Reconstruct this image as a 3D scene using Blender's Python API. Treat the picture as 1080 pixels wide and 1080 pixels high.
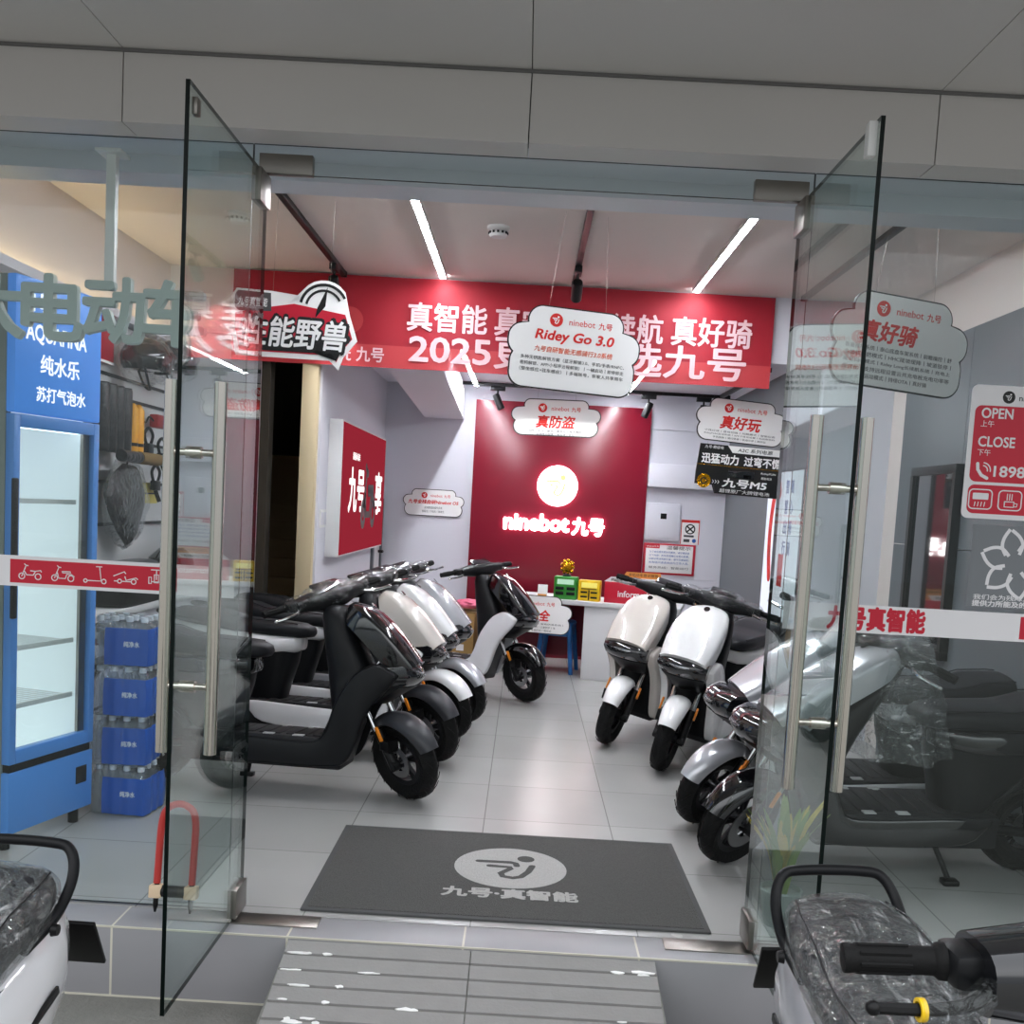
import bpy, bmesh, math, random
from mathutils import Vector, Matrix, noise, Quaternion

SC = bpy.context.scene
for o in list(bpy.data.objects):
    bpy.data.objects.remove(o, do_unlink=True)
COL = SC.collection
R = math.radians
PI = math.pi
random.seed(7)

# ------------------------------------------------------------------ camera
cam_d = bpy.data.cameras.new('camera')
cam = bpy.data.objects.new('camera', cam_d)
COL.objects.link(cam)
cam_d.sensor_width = 36.0
cam_d.lens = 36.0
cam_d.shift_x = 0.0
cam_d.shift_y = 86.0 / 1080.0
cam_d.clip_start = 0.05
cr = Vector((.99833289, .01386684, .05602816))
cd = Vector((.05700273, -.08445642, -.99479536))
cf = Vector((-.00906273, .99633068, -.08510607))
cam.matrix_world = Matrix(((cr.x, -cd.x, -cf.x, 0.0), (cr.y, -cd.y, -cf.y, -3.70),
                           (cr.z, -cd.z, -cf.z, 1.50), (0, 0, 0, 1)))
SC.camera = cam

# ------------------------------------------------------------------ view, world
SC.view_settings.view_transform = 'Standard'
SC.view_settings.look = 'None'
SC.view_settings.exposure = 0.0
SC.view_settings.gamma = 1.0
SC.cycles.transparent_max_bounces = 32
SC.cycles.max_bounces = 10

W = bpy.data.worlds.new('world')
SC.world = W
W.use_nodes = True
wn = W.node_tree
wn.nodes.clear()
wo = wn.nodes.new('ShaderNodeOutputWorld')
wb = wn.nodes.new('ShaderNodeBackground')
wt = wn.nodes.new('ShaderNodeTexCoord')
ws = wn.nodes.new('ShaderNodeSeparateXYZ')
wr = wn.nodes.new('ShaderNodeValToRGB')
wn.links.new(wt.outputs['Generated'], ws.inputs[0])
wn.links.new(ws.outputs['Z'], wr.inputs[0])
cr_ = wr.color_ramp
cr_.elements[0].position = 0.0
cr_.elements[0].color = (.34, .36, .38, 1)      # street fronts opposite, in shade
cr_.elements[1].position = 1.0
cr_.elements[1].color = (1.25, 1.30, 1.38, 1)
for p_, c_ in ((.16, (.46, .48, .51, 1)), (.34, (1.35, 1.38, 1.42, 1)), (.6, (1.5, 1.53, 1.6, 1))):
    e_ = cr_.elements.new(p_)
    e_.color = c_
wn.links.new(wr.outputs[0], wb.inputs[0])
wb.inputs[1].default_value = 1.42
wn.links.new(wb.outputs[0], wo.inputs[0])

STRIP_POWER = 150.0          # emission strength of the shop's linear LED lamps


# ------------------------------------------------------------------ materials
def lin(h):
    if isinstance(h, str):
        h = h.lstrip('#')
        c = [int(h[i:i + 2], 16) / 255 for i in (0, 2, 4)]
        return [x / 12.92 if x <= .04045 else ((x + .055) / 1.055) ** 2.4 for x in c] + [1]
    return list(h) + [1]


M = {}


def mat(name, color, rough=.5, metal=0., spec=.5, coat=0., bump=None, emit=None, estr=0., var=None):
    m = bpy.data.materials.new(name)
    m.use_nodes = True
    nt = m.node_tree
    b = nt.nodes['Principled BSDF']
    b.inputs['Base Color'].default_value = lin(color)
    b.inputs['Roughness'].default_value = rough
    b.inputs['Metallic'].default_value = metal
    b.inputs['Specular IOR Level'].default_value = spec
    b.inputs['Coat Weight'].default_value = coat
    b.inputs['Coat Roughness'].default_value = .04
    if emit is not None:
        b.inputs['Emission Color'].default_value = lin(emit)
        b.inputs['Emission Strength'].default_value = estr
    tc = None
    if bump or var:
        tc = nt.nodes.new('ShaderNodeTexCoord')
    if var:                                   # (scale, amount): faint mottling of the surface's own colour
        n = nt.nodes.new('ShaderNodeTexNoise')
        n.inputs['Scale'].default_value = var[0]
        n.inputs['Detail'].default_value = 5
        nt.links.new(tc.outputs['Object'], n.inputs['Vector'])
        mx = nt.nodes.new('ShaderNodeMix')
        mx.data_type = 'RGBA'
        c = lin(color)
        k = var[1]
        mx.inputs[6].default_value = [x * (1 - k) for x in c[:3]] + [1]
        mx.inputs[7].default_value = [min(1, x * (1 + k)) for x in c[:3]] + [1]
        nt.links.new(n.outputs['Fac'], mx.inputs[0])
        nt.links.new(mx.outputs[2], b.inputs['Base Color'])
    if bump:
        n = nt.nodes.new('ShaderNodeTexNoise')
        n.inputs['Scale'].default_value = bump[0]
        n.inputs['Detail'].default_value = 4
        nt.links.new(tc.outputs['Object'], n.inputs['Vector'])
        bp = nt.nodes.new('ShaderNodeBump')
        bp.inputs['Strength'].default_value = bump[1]
        bp.inputs['Distance'].default_value = bump[2] if len(bump) > 2 else .01
        nt.links.new(n.outputs['Fac'], bp.inputs['Height'])
        nt.links.new(bp.outputs[0], b.inputs['Normal'])
    M[name] = m
    return m


def clear_mat(name, tint, refl=1.0, base=.04, bump=None, rough=0., haze=0., hazecol=(.8, .8, .8), streak=False):
    """thin sheet: tinted transparency under a mirror coat that follows Schlick's law"""
    m = bpy.data.materials.new(name)
    m.use_nodes = True
    nt = m.node_tree
    nt.nodes.clear()
    out = nt.nodes.new('ShaderNodeOutputMaterial')
    tr = nt.nodes.new('ShaderNodeBsdfTransparent')
    tr.inputs[0].default_value = list(tint) + [1]
    gl = nt.nodes.new('ShaderNodeBsdfGlossy')
    gl.inputs['Roughness'].default_value = rough
    gl.inputs['Color'].default_value = (.95, 1, .98, 1)
    lw = nt.nodes.new('ShaderNodeLayerWeight')
    lw.inputs[0].default_value = .5
    pw = nt.nodes.new('ShaderNodeMath')
    pw.operation = 'POWER'
    pw.inputs[1].default_value = 5
    nt.links.new(lw.outputs['Facing'], pw.inputs[0])
    ml = nt.nodes.new('ShaderNodeMath')
    ml.operation = 'MULTIPLY_ADD'
    ml.inputs[1].default_value = (1 - base) * refl
    ml.inputs[2].default_value = base * refl
    nt.links.new(pw.outputs[0], ml.inputs[0])
    mix = nt.nodes.new('ShaderNodeMixShader')
    nt.links.new(ml.outputs[0], mix.inputs[0])
    src = tr
    if haze:
        df = nt.nodes.new('ShaderNodeBsdfDiffuse')
        df.inputs[0].default_value = list(hazecol) + [1]
        m2 = nt.nodes.new('ShaderNodeMixShader')
        m2.inputs[0].default_value = haze
        if streak:                            # stretched noise mixes pale streaks into the film
            tc = nt.nodes.new('ShaderNodeTexCoord')
            mp = nt.nodes.new('ShaderNodeMapping')
            mp.inputs['Scale'].default_value = (5, 24, 24)
            mp.inputs['Rotation'].default_value = (0, 0, .5)
            nz = nt.nodes.new('ShaderNodeTexNoise')
            nz.inputs['Scale'].default_value = 1.
            nz.inputs['Detail'].default_value = 5
            nz.inputs['Distortion'].default_value = 2.2
            rp = nt.nodes.new('ShaderNodeValToRGB')
            rp.color_ramp.elements[0].position = .56
            rp.color_ramp.elements[0].color = (haze * .5,) * 3 + (1,)
            rp.color_ramp.elements[1].position = .72
            rp.color_ramp.elements[1].color = (.5, .5, .5, 1)
            nt.links.new(tc.outputs['Object'], mp.inputs[0])
            nt.links.new(mp.outputs[0], nz.inputs['Vector'])
            nt.links.new(nz.outputs['Fac'], rp.inputs[0])
            nt.links.new(rp.outputs[0], m2.inputs[0])
        nt.links.new(tr.outputs[0], m2.inputs[1])
        nt.links.new(df.outputs[0], m2.inputs[2])
        src = m2
    nt.links.new(src.outputs[0], mix.inputs[1])
    nt.links.new(gl.outputs[0], mix.inputs[2])
    if bump:
        tc = nt.nodes.new('ShaderNodeTexCoord')
        n = nt.nodes.new('ShaderNodeTexNoise')
        n.inputs['Scale'].default_value = bump[0]
        n.inputs['Detail'].default_value = 6
        n.inputs['Distortion'].default_value = 1.5
        nt.links.new(tc.outputs['Object'], n.inputs['Vector'])
        bp = nt.nodes.new('ShaderNodeBump')
        bp.inputs['Strength'].default_value = bump[1]
        bp.inputs['Distance'].default_value = .03
        nt.links.new(n.outputs['Fac'], bp.inputs['Height'])
        nt.links.new(bp.outputs[0], gl.inputs['Normal'])
        nt.links.new(bp.outputs[0], lw.inputs['Normal'])
    nt.links.new(mix.outputs[0], out.inputs[0])
    M[name] = m
    return m


def lamp_mat(name, color, strength):
    m = bpy.data.materials.new(name)
    m.use_nodes = True
    nt = m.node_tree
    nt.nodes.clear()
    o = nt.nodes.new('ShaderNodeOutputMaterial')
    e = nt.nodes.new('ShaderNodeEmission')
    e.inputs[0].default_value = lin(color)
    e.inputs[1].default_value = strength
    nt.links.new(e.outputs[0], o.inputs[0])
    M[name] = m
    return m


def tile_mat(name, c1, c2, grout, size, off=(0, 0, 0), rough=.3, grout_w=.003, coord='Object', bump=.0):
    m = mat(name, c1, rough)
    nt = m.node_tree
    b = nt.nodes['Principled BSDF']
    tc = nt.nodes.new('ShaderNodeTexCoord')
    mp = nt.nodes.new('ShaderNodeMapping')
    mp.inputs['Location'].default_value = off
    br = nt.nodes.new('ShaderNodeTexBrick')
    br.offset = 0
    br.inputs['Scale'].default_value = 1
    br.inputs['Brick Width'].default_value = size[0]
    br.inputs['Row Height'].default_value = size[1]
    br.inputs['Mortar Size'].default_value = grout_w
    br.inputs['Mortar Smooth'].default_value = .1
    br.inputs['Color1'].default_value = lin(c1)
    br.inputs['Color2'].default_value = lin(c2)
    br.inputs['Mortar'].default_value = lin(grout)
    nt.links.new(tc.outputs[coord], mp.inputs[0])
    nt.links.new(mp.outputs[0], br.inputs[0])
    n = nt.nodes.new('ShaderNodeTexNoise')
    n.inputs['Scale'].default_value = 2.2
    n.inputs['Detail'].default_value = 6
    nt.links.new(tc.outputs[coord], n.inputs[0])
    hs = nt.nodes.new('ShaderNodeMapRange')
    hs.inputs['To Min'].default_value = .93
    hs.inputs['To Max'].default_value = 1.05
    nt.links.new(n.outputs['Fac'], hs.inputs[0])
    mx = nt.nodes.new('ShaderNodeVectorMath')
    mx.operation = 'SCALE'
    nt.links.new(br.outputs['Color'], mx.inputs[0])
    nt.links.new(hs.outputs[0], mx.inputs['Scale'])
    nt.links.new(mx.outputs[0], b.inputs['Base Color'])
    rr = nt.nodes.new('ShaderNodeMapRange')
    rr.inputs['To Min'].default_value = rough * .85
    rr.inputs['To Max'].default_value = rough * 1.25
    nt.links.new(n.outputs['Fac'], rr.inputs[0])
    nt.links.new(rr.outputs[0], b.inputs['Roughness'])
    return m


tile_mat('floor_tile', '#a9a8a6', '#a4a3a1', '#7c7b79', (.6, .6), (.115, .1, 0), .24, .0025)
tile_mat('step_tile', '#98979a', '#949396', '#cfcabb', (.6, .6), (.73, 0, 0), .35, .004)
mat('mortar', '#c9c5b6', .8)
mat('street', '#7f7e79', .9, bump=(60, .5, .01), var=(9, .22))
mat('concrete', '#918f8d', .8, bump=(90, .3, .004), var=(14, .10))
mat('canopy', '#cbc7c4', .45, var=(1.5, .04))
mat('canopy_gap', '#6e6d6c', .8)
mat('ceiling_paint', '#e2d8d2', .85, var=(1.2, .02))
mat('wall_white', '#dcdce4', .75, var=(1.5, .02))
mat('wall_grey', '#5c6266', .45, var=(2, .04))
mat('beam_grey', '#cfd3d9', .35, var=(2, .05))
mat('cream', '#d8c7a2', .6)
mat('stair_dark', '#c2ab85', .8)
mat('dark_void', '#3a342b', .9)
mat('red_panel', '#7d1026', .28)
mat('banner_red', '#a80f26', .6)
mat('banner_salmon', '#c43a40', .6)
mat('print_pink', '#dcb4b9', .6)
mat('print_white', '#f2f0f0', .6)
mat('print_red', '#d8231c', .6)
mat('print_orange', '#e0551c', .6)
mat('print_black', '#1c1c1c', .6)
mat('print_grey', '#4c4c4c', .6)
mat('print_blue', '#2a5fae', .6)
mat('sign_white', '#f4f3f1', .45)
mat('sign_black', '#121212', .4)
mat('decal_red', '#c2112f', .4)
mat('decal_white', '#e2e0e2', .45)
mat('decal_grey', '#74787c', .5)
mat('letter_backing', '#b3bfbb', .55)
mat('steel', '#d6d0c6', .18, 1.0)
mat('steel_dull', '#8e8a84', .35, 1.0)
mat('chrome', '#d8d8d8', .08, 1.0)
mat('alu_white', '#e4e4e2', .4)
mat('black_plastic', '#121315', .38, spec=.3)
mat('black_satin', '#141517', .42, spec=.22)
mat('black_metal', '#0b0b0c', .4, spec=.3)
mat('rubber', '#0f0f0f', .7, spec=.25, bump=(120, .25, .004))
mat('tyre', '#0f0f0f', .65, spec=.25, bump=(70, .6, .006))
mat('seat_vinyl', '#1d1e22', .5, spec=.3)
mat('floor_rubber', '#1f1f21', .6, spec=.3, bump=(90, .3, .003))
mat('pad_grey', '#b4b4b4', .5)
mat('paint_black', '#0a0a0d', .12, coat=1.)
mat('paint_grey', '#36373b', .36, spec=.4)
mat('paint_cream', '#dad3cb', .25, coat=1.)
mat('paint_white', '#e8e8ea', .25, coat=1.)
mat('paint_silver', '#c6c7cc', .25, .35, coat=1.)
mat('paint_bright', '#f0f0f0', .22, coat=1.)
mat('lens_dark', '#16171a', .06, coat=1.)
mat('lens_red', '#7c0f10', .12, coat=1.)
mat('amber', '#f08a16', .3)
mat('alloy', '#232326', .35, .5)
mat('disc_metal', '#a9a9ab', .3, 1.0, bump=(200, .2))
mat('badge_silver', '#c9c9cc', .25, 1.0)
mat('fridge_blue', '#4f8edb', .35)
mat('header_blue', '#3f7fd0', .4, emit='#3a7fd6', estr=.45)
mat('fridge_grey', '#7e8784', .5)
mat('fridge_inside', '#e6eceb', .4, emit='#eef6ff', estr=.35)  # lining emits faintly, standing in for light spread inside the cooler
mat('water_label', '#1f57b4', .3)
mat('cap_white', '#dfe8f2', .4)
mat('carton', '#a5844f', .8, var=(6, .06))
mat('carton_dark', '#7d643c', .85)
mat('desk_white', '#d9d9da', .4)
mat('box_green', '#2f8a2c', .35)
mat('box_yellow', '#f2c614', .35)
mat('gold', '#e0a326', .25, 1.0, bump=(60, .8, .01))
mat('stool_blue', '#1d5f9e', .5)
mat('cloth_pink', '#e0708c', .8)
mat('cloth_blue', '#a9bfe2', .7)
mat('lock_red', '#b8342f', .4)
mat('lock_cream', '#dcc2a2', .5)
mat('pot', '#9aa3a0', .5)
mat('leaf_yellow', '#b9a62c', .6)
mat('leaf_green', '#6e8a2e', .6)
mat('peg_board', '#d6d6d8', .6)
mat('bag_black', '#1d1e20', .35, bump=(25, .6, .02))
mat('yellow_paper', '#e3d26c', .6)
mat('tube_yellow', '#e8a31c', .45)
mat('red_plastic', '#9c2026', .4)
mat('mat_grey', '#5b5a58', .95, bump=(260, 1., .01), var=(180, .35))
mat('mat_edge', '#4b4b4b', .8)
mat('mat_print', '#bdbbb8', .95, bump=(260, .8, .01), var=(160, .25))
mat('orange_card', '#e59a46', .6)
clear_mat('glass', (.935, .962, .957), 1.0, .026)
clear_mat('glass_door', (.90, .945, .935))
mat('glass_edge', '#07110f', .35, spec=.15)
clear_mat('plastic_film', (.97, .97, .98), 1.0, .05, bump=(18, .9), rough=.08)
clear_mat('seat_film', (.95, .96, .97), 1.1, .06, bump=(26, 1.0), rough=.15, haze=.06, streak=True)
lamp_mat('letter_glow', '#f2f7ff', 1.3)
clear_mat('bottle', (.86, .91, .97), 1.2, .08, bump=(40, .5), rough=.08, haze=.10)
lamp_mat('led', '#f4f8ff', STRIP_POWER)
lamp_mat('spot_led', '#ffffff', 8)
lamp_mat('cove_led', '#ffe2a8', 14)
lamp_mat('sign_glow', '#fff4f6', 9)
lamp_mat('sign_glow_yellow', '#ffe884', 2)
lamp_mat('lightbox_white', '#eef2ff', 1.1)
lamp_mat('lightbox_red', '#c8384a', .50)
lamp_mat('lightbox_text', '#fff4f4', 1.5)
lamp_mat('fridge_glow', '#eaf4ff', 4.0)
lamp_mat('lcd_green', '#c8f4d6', .8)
lamp_mat('lcd_yellow', '#fff07a', .9)
# loosely woven banner: a little of what is bright behind it shows through
for nm in ('banner_red', 'banner_salmon'):
    nt = M[nm].node_tree
    pr = nt.nodes['Principled BSDF']
    tr = nt.nodes.new('ShaderNodeBsdfTransparent')
    mx = nt.nodes.new('ShaderNodeMixShader')
    mx.inputs[0].default_value = .20
    nt.links.new(pr.outputs[0], mx.inputs[1])
    nt.links.new(tr.outputs[0], mx.inputs[2])
    nt.links.new(mx.outputs[0], nt.nodes['Material Output'].inputs[0])


# ------------------------------------------------------------------ mesh helpers
class MB:
    def __init__(s):
        s.b = bmesh.new()

    def box(s, lo, hi, bev=0.0, rot=None, seg=2):
        lo, hi = Vector(lo), Vector(hi)
        c, d = (lo + hi) / 2, hi - lo
        r = bmesh.ops.create_cube(s.b, size=1)
        vs = r['verts']
        for v in vs:
            v.co = Vector((v.co.x * d.x, v.co.y * d.y, v.co.z * d.z))
        if bev:
            es = list({e for v in vs for e in v.link_edges})
            rr = bmesh.ops.bevel(s.b, geom=es, offset=bev, segments=seg, affect='EDGES', profile=.5)
            vs = list({v for f in rr['faces'] for v in f.verts} | {v for v in vs if v.is_valid})
        for v in vs:
            p = v.co
            if rot is not None:
                p = rot @ p
            v.co = p + c
        return s

    def loft(s, rings, close=True, cap=True, loop=False):
        vv = [[s.b.verts.new(p) for p in r] for r in rings]
        n = len(rings[0])
        m = len(rings)
        for i in range(m if loop else m - 1):
            a, c = vv[i], vv[(i + 1) % m]
            for j in range(n if close else n - 1):
                k = (j + 1) % n
                try:
                    s.b.faces.new((a[j], a[k], c[k], c[j]))
                except ValueError:
                    pass
        if cap and close and not loop:
            for r in (vv[0][::-1], vv[-1]):
                try:
                    s.b.faces.new(r)
                except ValueError:
                    pass
        return s

    def tube(s, pts, r, seg=10, cap=True, loop=False):
        pts = [Vector(p) for p in pts]
        n = len(pts)
        rs = r if isinstance(r, (list, tuple)) else [r] * n
        rings = []
        up = None
        for i, p in enumerate(pts):
            if loop:
                t = (pts[(i + 1) % n] - pts[i - 1]).normalized()
            else:
                t = (pts[min(i + 1, n - 1)] - pts[max(i - 1, 0)]).normalized()
            if up is None:
                a = Vector((0, 0, 1)) if abs(t.z) < .9 else Vector((1, 0, 0))
                up = (a - t * a.dot(t)).normalized()
            else:
                up = (up - t * up.dot(t)).normalized()
            sd = t.cross(up)
            rings.append([p + (up * math.cos(2 * PI * k / seg) + sd * math.sin(2 * PI * k / seg)) * rs[i] for k in range(seg)])
        return s.loft(rings, True, cap, loop)

    def cyl(s, a, b, r, r2=None, seg=20):
        return s.tube([a, b], [r, r if r2 is None else r2], seg)

    def lathe(s, prof, c=(0, 0, 0), axis='Z', seg=28, closed=False):
        """prof: (radius, height) pairs turned about the axis through c"""
        c = Vector(c)
        rings = []
        for k in range(seg):
            a = 2 * PI * k / seg
            ca, sa = math.cos(a), math.sin(a)
            row = []
            for (r, h) in prof:
                if axis == 'Z':
                    p = Vector((r * ca, r * sa, h))
                elif axis == 'Y':
                    p = Vector((r * ca, h, r * sa))
                else:
                    p = Vector((h, r * ca, r * sa))
                row.append(c + p)
            rings.append(row)
        return s.loft(rings, closed, False, True)

    def sphere(s, c, rad, sub=3, jitter=0., freq=3., seed=0):
        c = Vector(c)
        rad = Vector(rad) if not isinstance(rad, (int, float)) else Vector((rad,) * 3)
        r = bmesh.ops.create_icosphere(s.b, subdivisions=sub, radius=1)
        for v in r['verts']:
            k = 1
            if jitter:
                k = 1 + jitter * noise.noise(v.co * freq + Vector((seed, seed * 2, 0)))
            v.co = c + Vector((v.co.x * rad.x, v.co.y * rad.y, v.co.z * rad.z)) * k
        return s

    def prism(s, poly, axis, a, b):
        """poly in the plane normal to axis; X: (y,z)  Y: (x,z)  Z: (x,y)"""
        def P(p, t):
            return {'X': (t, p[0], p[1]), 'Y': (p[0], t, p[1]), 'Z': (p[0], p[1], t)}[axis]
        va = [s.b.verts.new(P(p, a)) for p in poly]
        vb = [s.b.verts.new(P(p, b)) for p in poly]
        n = len(poly)
        fs = [s.b.faces.new(va), s.b.faces.new(vb[::-1])]
        for i in range(n):
            j = (i + 1) % n
            s.b.faces.new((va[i], vb[i], vb[j], va[j]))
        bmesh.ops.triangulate(s.b, faces=fs, ngon_method='EAR_CLIP')
        return s

    def pad(s, poly, axis, y_in, y_out, bev=.012, it=2):
        """rounded plate: outline softened by corner cutting, outer rim rolled over"""
        for _ in range(it):
            q = []
            for a, b in zip(poly, poly[1:] + poly[:1]):
                q += [(a[0] * .8 + b[0] * .2, a[1] * .8 + b[1] * .2), (a[0] * .2 + b[0] * .8, a[1] * .2 + b[1] * .8)]
            poly = q
        n = len(poly)
        ar = sum(poly[k][0] * poly[(k + 1) % n][1] - poly[(k + 1) % n][0] * poly[k][1] for k in range(n))
        sg = 1 if ar > 0 else -1
        nrm = []
        for k in range(n):
            t = Vector((poly[(k + 1) % n][0] - poly[k - 1][0], poly[(k + 1) % n][1] - poly[k - 1][1])).normalized()
            nrm.append(Vector((-t.y * sg, t.x * sg)))
        d = 1 if y_out > y_in else -1

        def ring(off, y):
            return [(poly[k][0] + nrm[k].x * off, y, poly[k][1] + nrm[k].y * off) for k in range(n)]
        rings = [ring(0, y_in), ring(0, y_out - d * bev), ring(bev * .3, y_out - d * bev * .3), ring(bev, y_out)]
        s.loft(rings, True, True)
        bmesh.ops.triangulate(s.b, faces=[f for f in s.b.faces if len(f.verts) > 4], ngon_method='EAR_CLIP')
        return s

    def ribbon(s, pts, w, y0=0., t=.002, round_=True):
        """flat stroke of width w through (x,z) points, facing -y, front at y0-t"""
        pts = [Vector((p[0], p[1])) for p in pts]
        n = len(pts)
        L, Rr = [], []
        for i, p in enumerate(pts):
            if i == 0:
                tdir = pts[1] - pts[0]
            elif i == n - 1:
                tdir = pts[-1] - pts[-2]
            else:
                tdir = (pts[i + 1] - p).normalized() + (p - pts[i - 1]).normalized()
            tdir.normalize()
            nn = Vector((-tdir.y, tdir.x))
            L.append(p + nn * w / 2)
            Rr.append(p - nn * w / 2)
        rings = [[(L[i].x, y0 - t, L[i].y), (Rr[i].x, y0 - t, Rr[i].y), (Rr[i].x, y0, Rr[i].y), (L[i].x, y0, L[i].y)] for i in range(n)]
        s.loft(rings)
        if round_:
            for p in (pts[0], pts[-1]):
                s.disc(p.x, p.y, w / 2, y0, t * .93, 12)
        return s

    def disc(s, x, z, r, y0=0., t=.002, seg=32, rx=None):
        rx = rx or r
        poly = [(x + rx * math.cos(2 * PI * k / seg), z + r * math.sin(2 * PI * k / seg)) for k in range(seg)]
        rings = [[(p[0], y0 - t, p[1]) for p in poly], [(p[0], y0, p[1]) for p in poly]]
        return s.loft(rings)

    def xf(s, mtx):
        bmesh.ops.transform(s.b, matrix=mtx, verts=s.b.verts[:])
        return s

    def build(s, name, material, parent=None, smooth=40):
        bmesh.ops.recalc_face_normals(s.b, faces=s.b.faces[:])
        me = bpy.data.meshes.new(name)
        s.b.to_mesh(me)
        s.b.free()
        me.materials.append(material if not isinstance(material, str) else M[material])
        if smooth:
            me.shade_smooth()
            me.set_sharp_from_angle(angle=R(smooth))
        o = bpy.data.objects.new(name, me)
        COL.objects.link(o)
        if parent:
            o.parent = parent
        return o


def tag(o, label=None, cat=None, group=None, kind=None):
    if label: o['label'] = label
    if cat: o['category'] = cat
    if group: o['group'] = group
    if kind: o['kind'] = kind
    return o


def thing(name, label, cat, loc=(0, 0, 0), rz=0., group=None, rot=None):
    o = bpy.data.objects.new(name, None)
    COL.objects.link(o)
    o.empty_display_size = .1
    o.location = loc
    o.rotation_euler = rot if rot else (0, 0, rz)
    return tag(o, label, cat, group)


def struct(name, mb, material, smooth=40):
    return tag(mb.build(name, material, None, smooth), kind='structure')


def rr_ring(x, hw, z0, z1, n=2.6, seg=24):
    zc, hz = (z0 + z1) / 2, (z1 - z0) / 2
    out = []
    for k in range(seg):
        a = 2 * PI * k / seg
        c, s_ = math.cos(a), math.sin(a)
        out.append((x, hw * math.copysign(abs(c) ** (2 / n), c), zc + hz * math.copysign(abs(s_) ** (2 / n), s_)))
    return out


def hz_ring(z, xb, xf_, hw, n=3.0, seg=24, yc=0.):
    xc, hx = (xb + xf_) / 2, (xf_ - xb) / 2
    out = []
    for k in range(seg):
        a = 2 * PI * k / seg
        c, s_ = math.cos(a), math.sin(a)
        out.append((xc + hx * math.copysign(abs(c) ** (2 / n), c), yc + hw * math.copysign(abs(s_) ** (2 / n), s_), z))
    return out


def bez(pts, n=8):
    """Catmull-Rom through 3-D points"""
    pts = [Vector(p) for p in pts]
    P = [pts[0]] + pts + [pts[-1]]
    out = []
    for i in range(1, len(P) - 2):
        for k in range(n):
            t = k / n
            a, b, c, d = P[i - 1], P[i], P[i + 1], P[i + 2]
            out.append(.5 * ((2 * b) + (c - a) * t + (2 * a - 5 * b + 4 * c - d) * t * t + (3 * b - a - 3 * c + d) * t ** 3))
    out.append(pts[-1])
    return out


# ------------------------------------------------------------------ lettering
_tc = bpy.data.curves.new('lettering', 'FONT')
_to = bpy.data.objects.new('lettering', _tc)
COL.objects.link(_to)


def text(parent, body, cx, cz, w=None, h=None, material='print_black', y=0., bold=0., shear=0., t=.001, name='lettering', align='C', space=1.0):
    """lettering that stands in the parent's x-z plane facing -y; w/h fit the inked box"""
    _tc.body = body
    _tc.size = 1.0
    _tc.offset = 0.
    _tc.shear = 0.
    _tc.space_character = space
    _tc.resolution_u = 3
    _tc.extrude = 0.
    bpy.context.view_layer.update()
    dg = bpy.context.evaluated_depsgraph_get()
    me = bpy.data.meshes.new_from_object(_to.evaluated_get(dg))
    xs = [v.co.x for v in me.vertices]
    ys = [v.co.y for v in me.vertices]
    x0, x1, y0, y1 = min(xs), max(xs), min(ys), max(ys)
    kx = w / (x1 - x0) if w else None
    ky = h / (y1 - y0) if h else None
    kx = kx or ky
    ky = ky or kx
    for v in me.vertices:
        px = (v.co.x - (x0 if align == 'L' else (x0 + x1) / 2)) * kx
        pz = (v.co.y - (y0 + y1) / 2) * ky
        v.co = Vector((cx + px + pz * shear, y, cz + pz))
    b = bmesh.new()
    b.from_mesh(me)
    if bold:                                  # heavier strokes: copies of the outline shifted round a small circle
        base = [v.co.copy() for v in b.verts]
        geo = b.verts[:] + b.edges[:] + b.faces[:]
        shifts = [(math.cos(2 * PI * k / 8), math.sin(2 * PI * k / 8)) for k in range(8)]
        for n_, (sx_, sz_) in enumerate(shifts):
            d = bmesh.ops.duplicate(b, geom=geo)
            for v in d['geom']:
                if isinstance(v, bmesh.types.BMVert):
                    v.co += Vector((sx_ * bold * kx, -.00003 * (n_ + 1), sz_ * bold * ky))
    if t:
        g = bmesh.ops.extrude_face_region(b, geom=b.faces[:])
        for v in [e for e in g['geom'] if isinstance(e, bmesh.types.BMVert)]:
            v.co.y -= t
        bmesh.ops.recalc_face_normals(b, faces=b.faces[:])
    b.to_mesh(me)
    b.free()
    me.materials.clear()
    me.materials.append(M[material])
    me.name = name
    o = bpy.data.objects.new(name, me)
    COL.objects.link(o)
    if parent:
        o.parent = parent
    return o


def rounded(w, h, r, n=6, cx=0., cz=0.):
    out = []
    for (sx, sz, a0) in ((1, 1, 0), (-1, 1, 90), (-1, -1, 180), (1, -1, 270)):
        for k in range(n + 1):
            a = R(a0 + 90 * k / n)
            out.append((cx + sx * (w / 2 - r) + r * math.cos(a), cz + sz * (h / 2 - r) + r * math.sin(a)))
    return out


def rider_strokes(mb, cx, cz, s, y, w=.13, t=.001):
    """the shop's emblem: a dot and two sweeping strokes inside a disc"""
    def P(l):
        return [(cx + a * s, cz + b * s) for a, b in l]
    mb.disc(cx + .30 * s, cz + .50 * s, .17 * s, y, t, 16)
    mb.ribbon(P([(-.62, .26), (.0, .27), (.10, .22), (.12, .10)]), w * s, y, t)
    mb.ribbon(P([(-.40, .03), (-.02, .0), (.0, -.08), (-.18, -.34), (-.14, -.50), (.05, -.56), (.20, -.48), (.34, -.20), (.42, .12)]), w * s, y, t)
    return mb


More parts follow.
